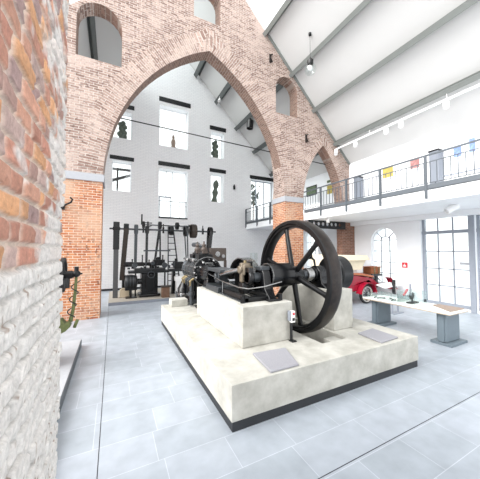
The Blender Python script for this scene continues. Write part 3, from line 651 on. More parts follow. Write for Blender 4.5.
MB().lathe((EX + .04, CY, CZ), (1, 0, 0), [(0, .1), (.02, .12), (.07, .12), (.09, .1)], 28).box(EX + .04, EX + .12, CY - .07, CY + .22, CZ - .08, CZ + .16).build('crank_disc', M['black_gloss'], e, bevel=.01)
# splash guard over the crank side
gp = []
for k in range(0, 25):
    a = PI * (.02 + .96 * k / 24); gp.append((4.42 + .52 * math.cos(a), 1.14 + .5 * math.sin(a)))
inner = [(4.42 + (y - 4.42) * .96, 1.14 + (z - 1.14) * .96) for y, z in reversed(gp)]
MB().poly([gp + inner], YZ, 2.2, 2.42).build('crank_guard', M['bright_steel'], e, smooth=50)
MB().lathe((2.3, 4.42, 1.18), (1, 0, 0), [(0, .05), (.01, .43), (.05, .46), (.09, .46), (.1, .43)], 30).build('governor_pulley', M['black_iron'], e)
# bearing pedestal (A frame) and drum
MB().poly([[(3.2, 1.03), (3.9, 1.03), (3.74, 1.18), (3.68, 1.42), (3.62, 1.5), (3.46, 1.5), (3.4, 1.42), (3.36, 1.18)]], YZ, 2.12, 2.25).box(2.08, 2.3, 3.18, 3.92, 1.02, 1.06).build('bearing_pedestal', M['black_gloss'], e, bevel=.01)
MB().box(2.1, 2.27, 3.44, 3.64, 1.46, 1.53).build('bearing_cap', M['grey_iron'], e, bevel=.015)
dr = MB().lathe((2.28, CY, CZ + .02), (1, 0, 0), [(0, .16), (.0, .19), (.02, .2), (.44, .2), (.46, .185), (.47, .14)], 36).build('shaft_drum', M['black_gloss'], e)
MB().ringz((2.275, CY, CZ + .02), (1, 0, 0), [(0, .19), (0, .206), (.02, .206), (.02, .19)], 36).build('drum_ring', M['bright_steel'], dr)
MB().lathe((1.98, CY, CZ), (1, 0, 0), [(0, .08), (2.02, .08)], 24).lathe((3.1, CY, CZ), (1, 0, 0), [(0, .085), (.08, .085)], 24).build('crankshaft', M['grey_iron'], e)
MB().lathe((3.1, CY, CZ), (1, 0, 0), [(0, .11), (.02, .12), (.12, .12), (.14, .1)], 24).build('shaft_collar', M['bright_steel'], e)
MB().poly([[(3.24, 1.12), (3.86, 1.12), (3.72, 1.2), (3.68, 1.4), (3.6, 1.5), (3.48, 1.5), (3.4, 1.4), (3.36, 1.2)]], YZ, 3.3, 3.48).build('bearing_pedestal', M['black_gloss'], e, bevel=.01)
MB().lathe((3.25, CY, CZ), (1, 0, 0), [(0, .1), (.01, .13), (.26, .13), (.28, .1)], 28).build('bearing_shell', M['black_gloss'], e)
pu = MB().lathe((3.68, CY - .02, CZ), (1, 0, 0), [(0, .1), (.0, .31), (.02, .33), (.25, .33), (.27, .31), (.27, .1)], 40).build('belt_pulley', M['black_iron'], e)
MB().tube([(3.37, 3.6, 1.5), (3.37, 3.62, 1.6), (3.3, 3.66, 1.68)], .02).lathe((3.3, 3.66, 1.62), (0, 0, 1), [(0, .03), (.03, .05), (.09, .05), (.1, .02)], 12).build('grease_cup', M['black_iron'], e)
# polished guard rail along the bed
MB().tube([(1.72, 6.1, 1.36), (1.72, 5.13, 1.35), (1.72, 4.2, 1.25), (1.73, 3.5, 1.22), (1.8, 3.3, 1.22), (2.0, 3.2, 1.25), (2.3, 3.17, 1.31)], .008, 8).build('guard_rail', M['bright_steel'], e)
for y in (4.9, 4.1): MB().cyl((1.72, y, 1.03), (1.72, y, 1.32 if y > 4.5 else 1.24), .008, seg=8).build('rail_post', M['bright_steel'], e)
lu = MB().cyl((2.06, 3.74, 1.1), (2.06, 3.74, 1.56), .035).cyl((2.06, 3.74, 1.5), (2.06, 3.74, 1.6), .05).build('lubricator', M['black_iron'], e)
MB().box(2.1, 2.2, 3.72, 3.8, 1.5, 1.74).build('sight_glass', M['case_glass'], lu)
MB().box(EX + .42, EX + .88, 6.3, 6.4, 1.5, 1.84).box(EX + .42, EX + .46, 6.3, 6.4, .46, 1.5).box(EX + .84, EX + .88, 6.3, 6.4, .46, 1.5).build('instrument_board', M['board_brown'], e, bevel=.01)
MB().cyl((EX + .62, 6.3, 1.68), (EX + .62, 6.27, 1.68), .07).cyl((EX + .78, 6.3, 1.62), (EX + .78, 6.27, 1.62), .05).build('gauge', M['bright_steel'], e)
for (xx, yy) in ((2.33, 3.25), (2.38, 3.86), (1.7, 3.3)): MB().cyl((xx, yy, 1.02), (xx, yy, 1.12), .035, seg=6).build('anchor_bolt', M['black_iron'], e)
# flywheel
WX, WW, R0 = 2.73, .235, .955
fw = MB()
rim = [(0, R0 - .01), (.012, R0), (WW * .33, R0 + .006), (WW * .66, R0 + .006), (WW - .012, R0), (WW, R0 - .01), (WW, R0 - .06), (WW - .03, R0 - .07), (WW - .03, R0 - .105), (WW - .06, R0 - .125), (.06, R0 - .125), (.03, R0 - .105), (.03, R0 - .07), (0, R0 - .06)]
wheel = MB().lathe((WX - .02, CY, CZ), (1, 0, 0), [(0, .1), (.0, .13), (.04, .16), (.22, .16), (.28, .12), (.28, .1)], 32).build('flywheel', M['black_iron'], e)
MB().ringz((WX, CY, CZ), (1, 0, 0), rim, 128).build('rim', [M['black_iron']], wheel)
MB().ringz((WX, CY, CZ), (1, 0, 0), [(.02, R0), (.06, R0 + .009), (WW - .06, R0 + .009), (WW - .02, R0), (WW - .06, R0 - .004), (.06, R0 - .004)], 128).build('tread', M['rust_iron'], wheel)
for k in range(6):
    a = math.radians(103 + 60 * k) ; d = V(0, -math.cos(PI - a), math.sin(a)); d = V(0, math.cos(PI - a), math.sin(a))
    xm = WX + .1
    p0 = V(xm, CY, CZ) + d * .13; p1 = V(xm, CY, CZ) + d * (R0 - .13)
    s_ = MB(); n = 8; tn = V(0, -d.z, d.y); vs = []; fs = []
    sg = 14
    for i in range(n + 1):
        t = i / n; p = p0.lerp(p1, t); w_ = .052 - .014 * t + .02 * max(0, (t - .85) / .15) ** 2; h_ = .045 - .012 * t
        for q in range(sg): vs.append(p + tn * w_ * math.cos(2 * PI * q / sg) + V(1, 0, 0) * h_ * math.sin(2 * PI * q / sg))
    for i in range(n):
        for q in range(sg): fs.append((i * sg + q, i * sg + (q + 1) % sg, (i + 1) * sg + (q + 1) % sg, (i + 1) * sg + q))
    fs += [tuple(range(sg)), tuple(n * sg + q for q in range(sg))]
    s_.add(vs, fs).build('spoke', M['black_iron'], wheel, smooth=60)
for k in range(6):
    a = 2 * PI * k / 6; p = V(WX - .0, CY + .12 * math.cos(a), CZ + .12 * math.sin(a)); MB().cyl(p, p - V(.04, 0, 0), .018, seg=6).build('hub_bolt', M['grey_iron'], wheel)

# ================================================================ WORKSHOP BEHIND
BX0 = -.1
tag(MB().box(BX0, 4.3, 9.15, 11.6, 0, .1).box(BX0, 4.3, 9.14, 9.155, 0, .095, 1).build('machine_plinth', [M['beige_base'], M['frame_grey']], None, smooth=0), 'low beige platform with grey edge under the workshop machines', 'platform')
ls = thing('line_shaft', 'long steel line shaft with belt pulleys above the workshop machines', 'line shaft', (1.9, 10, 2.54))
MB().cyl((-.12, 10, 2.54), (3.86, 10, 2.54), .032, seg=12).build('shaft', M['grey_iron'], ls)
def pulley(x, r, w, m, par, y=10, z=2.54):
    return MB().ringz((x - w / 2, y, z), (1, 0, 0), [(0, r - .03), (0, r - .005), (w / 2, r), (w, r - .005), (w, r - .03)], 28).lathe((x - w / 2 - .01, y, z), (1, 0, 0), [(0, .05), (w + .02, .05)], 12).box(x - .012, x + .012, y - .02, y + .02, z - r + .02, z + r - .02).box(x - .012, x + .012, y - r + .02, y + r - .02, z - .02, z + .02).build('pulley', m, par)
for x, r, w, mm in ((.42, .2, .16, 'black_iron'), (.75, .18, .12, 'grey_iron'), (1.13, .15, .12, 'black_iron'), (2.02, .19, .14, 'black_iron'), (2.6, .22, .14, 'dark_steel'), (2.9, .28, .2, 'belt'), (3.62, .2, .14, 'black_iron')): pulley(x, r, w, M[mm], ls)
for x in (1.0, 1.72, 3.3):
    MB().box(x - .03, x + .03, 9.96, 10.04, 2.42, 2.66).cyl((x, 10, 2.6), (x, 10, 2.78), .02, seg=8).build('bearing', M['black_iron'], ls)
ls2 = thing('counter_shaft', 'shorter rear countershaft with small pulleys just before the white wall', 'line shaft', (2.1, 11.5, 2.86))
MB().cyl((1.1, 11.5, 2.86), (3.2, 11.5, 2.86), .025, seg=10).build('shaft', M['grey_iron'], ls2)
for x, r, w in ((1.15, .15, .1), (1.83, .17, .12), (2.58, .17, .12)): pulley(x, r, w, M['black_iron'], ls2, 11.5, 2.86)
MB().box(1.05, 1.11, 11.45, 11.52, 2.86, 3.3).box(1.3, 1.36, 11.45, 11.52, 2.7, 3.0).box(1.05, 1.5, 11.45, 11.5, 2.92, 2.96).build('bracket', M['black_iron'], ls2)
for x in (1.5, 3.05): MB().box(x - .02, x + .02, 11.48, YB - .005, 2.84, 2.88).build('wall_arm', M['black_iron'], ls2)
p = thing('shaft_post', 'tall grey wooden post holding the left end of the line shaft', 'post', (.1, 10, .1))
MB().box(.02, .18, 9.93, 10.07, .1, 1.86).build('lower_post', M['post_grey'], p, bevel=.005)
MB().box(.0, .2, 9.9, 9.94, 1.8, 2.78).box(.03, .17, 9.94, 10.07, 1.8, 2.78).build('upper_plate', M['dark_steel'], p, bevel=.005)
MB().box(-.02, .22, 9.88, 10.0, 2.48, 2.6).build('shaft_bearing', M['black_iron'], p, bevel=.01)
def belt(x0, z0, x1, z1, w, r, y0, y1, label, mm='belt', rb=.12):
    """two runs of a flat belt between an upper and a lower pulley"""
    mb = MB()
    for s in (-1, 1): mb.obox((x0, y0 + s * r, z0), (x1, y1 + s * rb, z1), w, .012, (0, 1, 0))
    return tag(mb.build('drive_belt', M[mm], None, smooth=0), label, 'belt', 'flat belts of the line shaft')
belt(.42, 2.54, .3, .72, .15, .195, 10, 9.95, 'wide dark brown leather belt slanting down beside the grey post')
belt(.75, 2.54, .74, 1.15, .08, .175, 10, 10, 'narrow grey belt hanging from the second pulley', 'grey_iron')
belt(1.13, 2.54, 1.12, 1.2, .06, .145, 10, 10, 'thin black belt dropping to the left of the milling machine', 'black')
belt(1.6, 2.54, 1.62, 1.25, .05, .03, 10, 10, 'narrow vertical rod belt right of the cross bar', 'dark_steel', .03)
belt(1.83, 2.86, 1.5, 1.25, .05, .165, 11.5, 10.6, 'thin belt from the rear countershaft to the milling machine', 'black')
belt(2.6, 2.54, 2.66, 1.3, .05, .215, 10, 10, 'pair of thin belts hanging down beside the ladder', 'grey_iron')
belt(3.62, 2.54, 3.5, 1.5, .12, .195, 10, 9.9, 'wide black belt at the right end of the shaft above the cylinder', 'black')
# milling machine
mm = thing('milling_machine', 'black belt driven milling machine with long table in the workshop', 'machine', (1.2, 9.9, .1))
MB().box(.93, 1.5, 9.7, 10.3, .1, .95).box(.86, 1.58, 9.62, 10.38, .1, .2).build('column', M['black_gloss'], mm, bevel=.03)
MB().box(1.07, 1.36, 9.66, 9.7, .3, .9).build('column_door', M['black_iron'], mm, bevel=.02)
MB().box(.5, 1.9, 9.65, 10.15, .95, 1.03).box(.7, 1.75, 9.6, 10.1, 1.03, 1.12).build('work_table', M['dark_steel'], mm, bevel=.01)
MB().box(.5, 1.0, 9.75, 10.0, 1.2, 1.34).cyl((.4, 9.85, 1.27), (.62, 9.85, 1.27), .09).cyl((1.0, 9.85, 1.27), (1.3, 9.85, 1.27), .06).build('head_stock', M['black_iron'], mm, bevel=.01)
MB().box(1.35, 1.75, 9.75, 10.05, 1.2, 1.42).cyl((1.55, 9.9, 1.42), (1.55, 9.9, 1.52), .07).box(1.42, 1.5, 9.8, 9.9, 1.42, 1.5).build('tail_stock', M['black_iron'], mm, bevel=.01)
MB().box(1.06, 1.1, 9.78, 9.84, 1.1, 1.75).box(1.86, 1.9, 9.78, 9.84, 1.0, 1.75).box(1.0, 1.95, 9.77, 9.85, 1.73, 1.78).build('cross_bar', M['grey_iron'], mm)
MB().ringz((.36, 9.85, 1.27), (1, 0, 0), [(0, .1), (0, .12), (.02, .12), (.02, .1)], 20).cyl((.34, 9.75, 1.27), (.42, 9.95, 1.27), .012, seg=6).build('hand_wheel', M['black_iron'], mm)
MB().ringz((1.25, 9.56, .9), (0, 1, 0), [(0, .1), (0, .13), (.02, .13), (.02, .1)], 20).cyl((1.25, 9.56, .9), (1.25, 9.7, .9), .02, seg=8).build('hand_wheel', M['grey_iron'], mm)
MB().cyl((.75, 9.9, 1.02), (.75, 9.9, .1), .025, seg=8).cyl((1.78, 9.9, 1.02), (1.78, 9.9, .1), .03, seg=8).build('support_leg', M['black_iron'], mm)
for x in (.62, .95, 1.18, 1.66): MB().cyl((x, 9.7, 1.2), (x, 9.7, 1.5 + .1 * math.sin(x * 9)), .02, seg=8).sphere((x, 9.7, 1.5 + .1 * math.sin(x * 9)), .03, 8, 6).build('lever', M['black_iron'], mm)
for k in range(14):
    x = .5 + 1.4 * random.random(); y = 9.62 + .4 * random.random(); h = random.uniform(.04, .2)
    if k % 2: MB().cyl((x, y, 1.12), (x + random.uniform(-.05, .05), y, 1.14 + h), random.uniform(.012, .03), seg=8).build('tool_clamp', M['black_iron'], mm)
    else: MB().box(x - .04, x + .05, y - .03, y + .03, 1.1, 1.13 + h * .6).cyl((x, y - .06, 1.14), (x, y + .06, 1.14), .025, seg=10).build('tool_block', M['grey_iron'] if k % 4 else M['black_gloss'], mm, bevel=.006)
for x, z, rr_ in ((.7, 1.24, .09), (1.3, 1.3, .07), (1.72, 1.22, .1)): MB().lathe((x, 9.6, z), (0, 1, 0), [(0, rr_ * .9), (.01, rr_), (.05, rr_), (.06, rr_ * .5)], 20).build('gear', M['grey_iron'], mm)
mo = thing('electric_motor', 'round black electric motor on feet left of the milling machine', 'motor', (.6, 9.75, .1))
MB().lathe((.38, 9.75, .66), (1, 0, 0), [(0, .08), (.02, .2), (.06, .23), (.36, .23), (.4, .2), (.42, .08)], 24).build('housing', M['dark_steel'], mo)
for k in (.45, .55, .65): MB().ringz((k, 9.75, .66), (1, 0, 0), [(0, .228), (0, .245), (.025, .245), (.025, .228)], 24).build('cooling_rib', M['grey_iron'], mo)
MB().cyl((.8, 9.75, .66), (.95, 9.75, .66), .1).build('motor_pulley', M['black_iron'], mo)
MB().box(.4, .78, 9.62, 9.88, .38, .46).box(.56, .62, 9.7, 9.8, .1, .4).box(.42, .78, 9.6, 9.9, .1, .13).build('stand', M['black_iron'], mo)
tag(MB().box(.32, .66, 10.3, 10.6, .1, .82).box(.28, .7, 10.26, 10.64, .8, .84).build('machine_cabinet', M['black_iron'], None, bevel=.01), 'black cabinet behind the round electric motor', 'cabinet')
tag(MB().box(.25, .55, 9.95, 10.25, .1, .36).box(.3, .5, 10.0, 10.2, .36, .4).build('stone_block', M['cream'], None, bevel=.015), 'pale block at the foot of the brown leather belt', 'block')
bx = thing('wooden_crate', 'small brown box standing right of the milling machine', 'box', (1.72, 9.35, .1))
MB().box(1.58, 1.84, 9.25, 9.48, .1, .46).build('crate_body', M['wood'], bx, bevel=.01)
MB().box(1.56, 1.86, 9.23, 9.5, .46, .49).build('lid', M['belt'], bx, bevel=.005)
la = thing('lathe', 'dark lathe with chuck standing in front of the ladder', 'machine', (2.3, 10, .1))
MB().box(1.95, 2.9, 9.9, 10.15, .95, 1.05).build('bed', M['dark_steel'], la, bevel=.01)
MB().poly([[(2.05, .1), (2.2, .1), (2.18, .95), (2.08, .95)]], XZ, 9.92, 10.12).poly([[(2.65, .1), (2.8, .1), (2.78, .95), (2.68, .95)]], XZ, 9.92, 10.12).build('support', M['black_iron'], la)
MB().box(2.15, 2.5, 9.9, 10.15, 1.05, 1.32).cyl((2.5, 10.02, 1.22), (2.62, 10.02, 1.22), .09).cyl((2.22, 10.02, 1.32), (2.22, 10.02, 1.45), .05).build('head_stock', M['black_iron'], la, bevel=.015)
MB().ringz((2.12, 10.02, 1.22), (1, 0, 0), [(0, .11), (0, .14), (.03, .14), (.03, .11)], 20).cyl((2.05, 10.02, 1.22), (2.16, 10.02, 1.22), .04).build('step_pulley', M['grey_iron'], la)
tag(MB().box(2.1, 2.5, 9.5, 9.8, .62, .78).box(2.14, 2.46, 9.54, 9.76, .1, .62).build('work_stand', M['white_plastic'], None, bevel=.01), 'white low cabinet in front of the dark lathe', 'cabinet')
pm = thing('feed_pump', 'black upright pump with pointed top behind the small curb block', 'pump', (1.75, 6.9, 0))
MB().lathe((1.75, 6.9, 0), (0, 0, 1), [(0, .22), (.05, .22), (.06, .17), (.75, .17), (.8, .14), (.95, .06), (1.02, .03)], 20).build('pump_body', M['black_gloss'], pm)
MB().lathe((1.75, 6.9, .55), (0, 0, 1), [(0, .178), (.04, .19), (.08, .178)], 20, close=False).build('pump_band', M['bright_steel'], pm)
MB().tube([(1.75, 6.9, .5), (1.55, 6.8, .5), (1.5, 6.75, .7)], .03).build('pump_pipe', M['bright_steel'], pm)
# ladder
ld = thing('ladder', 'dark wooden ladder leaning on the white back wall', 'ladder', (2.5, 11.9, 0))
for s in (0, 1):
    MB().obox((2.24 + s * .56, 11.7, .1), (2.37 + s * .22, YB - .04, 2.95), .045, .05).build('side_rail', M['dark_steel'], ld)
for k in range(1, 10):
    t = k / 10; y = 11.7 + (YB - .04 - 11.7) * t; z = .1 + 2.85 * t
    MB().cyl((2.24 + .13 * t, y, z), (2.8 - .21 * t, y, z), .018, seg=8).build('rung', M['dark_steel'], ld)
tag(MB().box(5.85, 5.95, YB - .07, YB, 5.1, 5.3).cyl((5.9, YB - .05, 5.3), (5.9, YB - .05, 5.36), .03, seg=8).build('wall_sensor', M['dark_steel'], None), 'tiny dark box fixed on the white back wall', 'sensor')
for i, (x, z) in enumerate(((2.9, 2.98), (3.4, 3.0))): tag(MB().box(x - .03, x + .03, YB - .05, YB, z - .04, z + .04).cyl((x, YB - .14, z), (x, YB, z), .015, seg=8).build('wall_hook', M['dark_steel'], None), ['left', 'right'][i] + ' one of two small dark hooks on the white wall above the shaft', 'hook', 'wall hooks above the line shaft')

# ================================================================ LEFT MACHINE PART AND LEDGE
tag(MB().box(-1.9, -.5, 2.2, 5.6, 0, .13).box(-.502, -.488, 2.2, 5.6, 0, .125, 1).build('display_ledge', [M['stone'], M['edge_grey']], None, smooth=0), 'low pale grey ledge with dark edge behind the near wall', 'platform')
g = thing('iron_machine', 'black machine with green standpipe peeping past the near brick wall', 'machine', (-.75, 4.6, .13))
MB().ringz((-.68, 4.6, 1.42), (1, 0, 0), [(0, .22), (0, .26), (.04, .26), (.04, .22)], 30).ringz((-.69, 4.6, 1.42), (1, 0, 0), [(0, .03), (0, .06), (.06, .06), (.06, .03)], 16).box(-.67, -.65, 4.59, 4.61, 1.2, 1.64).box(-.67, -.65, 4.4, 4.8, 1.41, 1.43).build('hand_wheel', M['dark_steel'], g)
MB().cyl((-.95, 4.58, 1.42), (-.52, 4.58, 1.42), .05).cyl((-.6, 4.58, 1.42), (-.54, 4.58, 1.42), .06).sphere((-.49, 4.58, 1.43), .055, 12, 8).cyl((-.5, 4.58, 1.43), (-.41, 4.58, 1.43), .028, .01, seg=10).cyl((-.49, 4.58, 1.43), (-.49, 4.58, 1.54), .03, seg=10).cyl((-.6, 4.58, 1.4), (-.6, 4.56, 1.22), .03, seg=8).build('valve', M['black_iron'], g)
MB().tube([(-.49, 4.58, 1.4), (-.5, 4.58, 1.15), (-.52, 4.58, .9), (-.55, 4.58, .72)], [.018, .022, .022, .028], 12).build('standpipe', M['green_pipe'], g)
co_ = []
for k in range(60):
    t = k / 59; a = 2 * PI * 3 * t; co_.append((-.49 - .06 * t + .05 * math.cos(a), 4.58 + .05 * math.sin(a), 1.33 - .55 * t))
MB().tube(co_, .008, 6).build('coiled_wire', M['dark_steel'], g)
MB().poly([[(-.7, .55), (-.6, .6), (-.54, .66), (-.55, .74), (-.61, .71), (-.66, .78), (-.74, .76), (-.78, .6)]], XZ, 4.5, 4.66).cyl((-.5, 4.58, .62), (-.46, 4.58, .74), .025, seg=8).build('foot_bracket', M['green_pipe'], g, bevel=.01)
MB().box(-1.5, -.85, 4.35, 4.85, .13, 1.3).box(-1.2, -.72, 4.5, 4.7, .5, .8).build('machine_body', M['black_iron'], g, bevel=.03)
tag(MB().tube([(-1.14, Y0 - .02, 2.88), (-1.06, Y0 - .12, 2.92), (-.96, Y0 - .12, 2.98), (-.93, Y0 - .12, 3.06), (-.98, Y0 - .12, 3.1)], .022).box(-1.2, -1.1, Y0 - .03, Y0 + .005, 2.8, 2.92).build('iron_hook', M['black_iron'], None), 'curved iron hook on the left orange pier', 'hook')

# ================================================================ TABLE AND EXHIBITS
tb = thing('display_table', 'long white display table on two slate grey pedestals', 'table', (5.85, 3.4, 0))
TZ = .64
MB().box(5.46, 6.17, 2.42, 4.22, TZ - .022, TZ).build('table_top', M['table_top'], tb, bevel=.006)
MB().box(5.47, 6.16, 2.43, 4.21, TZ - .04, TZ - .022).build('edge_board', M['oak'], tb)
for y in (2.45, 3.82):
    pd = MB().box(5.6, 6.08, y + .1, y + .26, .06, TZ - .04).box(5.57, 5.6, y + .13, y + .23, .06, TZ - .04).build('pedestal', M['pedestal'], tb, bevel=.004)
    MB().box(5.56, 6.16, y + .01, y + .36, 0, .05).build('foot_plate', M['pedestal'], pd, bevel=.004)
tag(MB().poly([[(5.6, 2.48), (6.12, 2.48), (6.12, 2.9), (5.95, 2.94)]], lambda a, b, t: (a, b, t), TZ + .001, TZ + .02).build('felt_panel', M['taupe'], None, bevel=.003), 'brown triangular felt panel on the near end of the display table', 'panel')
def case(x0, x1, y0, y1, z1, label):
    o = thing('glass_case', label, 'display case', ((x0 + x1) / 2, (y0 + y1) / 2, TZ), 'glass cases on the display table'); t = .006; z0 = TZ + .001
    MB().box(x0, x0 + t, y0, y1, z0, z1).box(x1 - t, x1, y0, y1, z0, z1).box(x0, x1, y0, y0 + t, z0, z1).box(x0, x1, y1 - t, y1, z0, z1).box(x0, x1, y0, y1, z1, z1 + t).build('hood', M['case_glass'], o, smooth=0)
    mb = MB()
    for (a, b) in ((x0, y0), (x1, y0), (x0, y1), (x1, y1)): mb.box(a - .004, a + .004, b - .004, b + .004, z0, z1 + .008)
    mb.build('edge', M['case_glass'], o, smooth=0)
case(5.55, 6.1, 3.5, 4.16, .74, 'long low glass case over papers at the far end of the table')
case(5.6, 6.05, 3.1, 3.45, .9, 'taller square glass case with metal figure on the table')
fg = thing('metal_figure', 'small dark metal propeller like figure inside the taller glass case', 'figure', (5.8, 3.26, TZ))
MB().box(5.68, 5.95, 3.2, 3.32, TZ + .002, TZ + .03).build('base', M['dark_steel'], fg, bevel=.005)
MB().cyl((5.8, 3.26, TZ + .03), (5.8, 3.26, TZ + .1), .02, seg=10).tube([(5.8, 3.26, TZ + .08), (5.74, 3.26, TZ + .14), (5.7, 3.26, TZ + .19)], [.02, .028, .01], 8).tube([(5.8, 3.26, TZ + .08), (5.84, 3.26, TZ + .16), (5.83, 3.26, TZ + .24)], [.02, .03, .01], 8).build('blade', M['grey_iron'], fg)
for i, (x, y, a) in enumerate(((5.72, 4.04, .3), (5.92, 3.98, -.2), (5.72, 3.8, .1), (5.95, 3.66, .5))):
    d = V(math.cos(a), math.sin(a), 0); n = V(-d.y, d.x, 0); q = V(x, y, TZ + .002); c4 = [q - d * .1 - n * .07, q + d * .1 - n * .07, q + d * .1 + n * .07, q - d * .1 + n * .07]
    tag(MB().add(c4 + [v + V(0, 0, .004) for v in c4], [(3, 2, 1, 0), (4, 5, 6, 7), (0, 1, 5, 4), (1, 2, 6, 5), (2, 3, 7, 6), (3, 0, 4, 7)]).build('paper_sheet', M['paper'], None, smooth=0), ['white paper sheet at the far left end of the long low glass case', 'white paper sheet at the far right end of the long low glass case', 'white paper sheet in the middle left of the long low glass case', 'white paper sheet nearest the metal figure in the long low glass case'][i], 'paper', 'papers in the long glass case')
for i, (x, y, a, l) in enumerate(((5.66, 4.02, .4, .09), (5.66, 3.87, -.5, .09), (5.78, 3.7, .9, .1), (5.66, 3.58, 0, .07))):
    d = V(math.cos(a), math.sin(a), 0) * l
    tag(MB().tube([V(x, y, TZ + .02) - d, V(x, y, TZ + .025), V(x, y, TZ + .02) + d], [.012, .008, .015], 8).build('hand_tool', M['dark_steel'], None), ['small dark metal tool at the far end of the long low glass case', 'second small dark tool from the far end of the long glass case', 'third small dark tool from the far end, set at a steep angle', 'small dark tool nearest the taller glass case'][i], 'tool', 'small tools in the long glass case')
st = thing('sign_stand', 'low slim grey floor stand with two uprights, seen under the far end of the table', 'stand', (7.15, 4.5, 0))
MB().box(7.03, 7.06, 4.48, 4.52, .02, .44).box(7.29, 7.32, 4.48, 4.52, .02, .44).box(7.03, 7.32, 4.49, 4.51, .4, .44).build('post', M['frame_grey'], st)
MB().box(6.98, 7.42, 4.4, 4.62, 0, .02).build('foot', M['frame_grey'], st)
r2 = thing('barrier_bars', 'red bar leaning on a dark upright bar before the right wall', 'stand', (8.7, 4.95, 0))
MB().obox((8.7, 4.95, .0), (8.73, 4.95, .67), .045, .045).build('dark_bar', M['frame_grey'], r2)
MB().obox((8.46, 5.02, .3), (8.66, 5.0, .5), .045, .05).build('red_bar', M['sign_red'], r2)
MB().obox((8.46, 5.02, .3), (8.7, 4.97, .28), .03, .03).build('cross_bar', M['frame_grey'], r2)
MB().box(8.58, 8.84, 4.85, 5.05, 0, .02).build('foot', M['frame_grey'], r2)
fs_ = thing('fire_alarm_sign', 'small red square fire sign on the white wall beside the large window', 'sign', (XR - .02, 5.38, 1.25))
MB().box(XR - .02, XR, 5.29, 5.47, 1.16, 1.34).build('plate', M['sign_red'], fs_)
MB().box(XR - .024, XR - .02, 5.33, 5.43, 1.2, 1.25).cyl((XR - .02, 5.38, 1.28), (XR - .024, 5.38, 1.28), .02, seg=12).build('pictogram', M['white_plastic'], fs_)
ns = thing('window_notice', 'small pale notice stuck on the large window', 'notice', (XR + .1, 3.75, 1.4))
MB().box(XR + .13, XR + .135, 3.62, 3.86, 1.34, 1.42).build('sheet', M['stone'], ns)

# ================================================================ RED VINTAGE VEHICLE
v = thing('vintage_car', 'red open vintage car with cream canvas hood behind the engine', 'car', (7.6, 6.0, 0))
def car_wheel(x, y, z, r, tilt=0):
    n = V(math.sin(tilt), -math.cos(tilt), 0)
    w = MB().ringz(V(x, y, z), n, [(-.05, r - .07), (-.05, r - .02), (-.03, r), (.03, r), (.05, r - .02), (.05, r - .07)], 36).build('wheel', M['rubber'], v)
    MB().ringz(V(x, y, z) + n * .02, n, [(-.02, r - .085), (-.02, r - .05), (.035, r - .055), (.035, r - .085)], 36).build('rim', M['tyre_white'], w)
    mb = MB(); a_ = n.orthogonal().normalized(); b_ = n.cross(a_)
    for k in range(10):
        q = 2 * PI * k / 10; mb.cyl(V(x, y, z) + n * .03, V(x, y, z) + n * .02 + (a_ * math.cos(q) + b_ * math.sin(q)) * (r - .07), .011, seg=6)
    mb.build('wheel_spoke', M['grey_iron'], w); MB().cyl(V(x, y, z), V(x, y, z) + n * .08, .045, .03, seg=12).build('hub', M['bright_steel'], w)
car_wheel(7.62, 5.75, .31, .31); car_wheel(8.74, 5.5, .5, .25, .5); car_wheel(7.62, 7.0, .31, .31); car_wheel(6.5, 5.75, .31, .31)
MB().poly([[(6.2, .45), (7.2, .42), (7.35, .62), (7.62, .72), (7.95, .6), (8.3, .5), (8.3, .62), (8.0, .82), (7.5, .9), (7.0, .98), (6.2, 1.0)]], XZ, 5.78, 6.95).build('body', M['red'], v, bevel=.02)
MB().poly([[(6.9, .98), (7.5, .93), (8.0, .84), (8.02, .9), (7.5, 1.0), (6.9, 1.04)]], XZ, 5.74, 6.98).build('wood_trim', M['orange_wood'], v)
def fender(cx, cy, r0, a0, a1, zc=.31, w=.22):
    pr = []
    for k in range(13): a = math.radians(a0 + (a1 - a0) * k / 12); pr.append((cx + r0 * math.cos(a), zc + r0 * math.sin(a)))
    pr += [(cx + (x - cx) * .93, zc + (z - zc) * .93) for x, z in reversed(pr)]
    MB().poly([pr], XZ, cy - w / 2, cy + w / 2).build('fender', M['red'], v, smooth=50)
fender(7.62, 5.72, .4, 0, 175); fender(8.8, 5.85, .34, -25, 60, .5)
MB().obox((8.3, 5.9, .62), (9.0, 5.6, .42), .2, .03).build('running_board', M['red'], v)
MB().add([(6.3, 5.75, 1.62), (7.74, 5.75, 1.6), (7.74, 6.95, 1.6), (6.3, 6.95, 1.62), (6.3, 5.7, 1.42), (7.8, 5.7, 1.44), (7.8, 7.0, 1.44), (6.3, 7.0, 1.42)], [(0, 1, 2, 3), (7, 6, 5, 4), (4, 5, 1, 0), (5, 6, 2, 1), (6, 7, 3, 2), (7, 4, 0, 3)]).build('hood_top', M['cream'], v, bevel=.02)
MB().add([(6.3, 5.8, 1.42), (7.72, 5.8, 1.44), (7.5, 5.8, 1.12), (6.3, 5.8, 1.1), (6.3, 6.9, 1.42), (7.72, 6.9, 1.44), (7.5, 6.9, 1.12), (6.3, 6.9, 1.1)], [(0, 1, 2, 3), (4, 7, 6, 5), (0, 4, 5, 1), (1, 5, 6, 2), (2, 6, 7, 3), (3, 7, 4, 0)]).build('hood_side', M['cream'], v, bevel=.015)
MB().box(6.9, 7.5, 5.95, 6.8, .98, 1.1).box(6.6, 6.75, 5.95, 6.8, .98, 1.2).build('seat', M['white_plastic'], v, bevel=.02)
MB().sphere((7.05, 5.9, 1.05), .09, 10, 6).build('horn_bulb', M['red'], v)
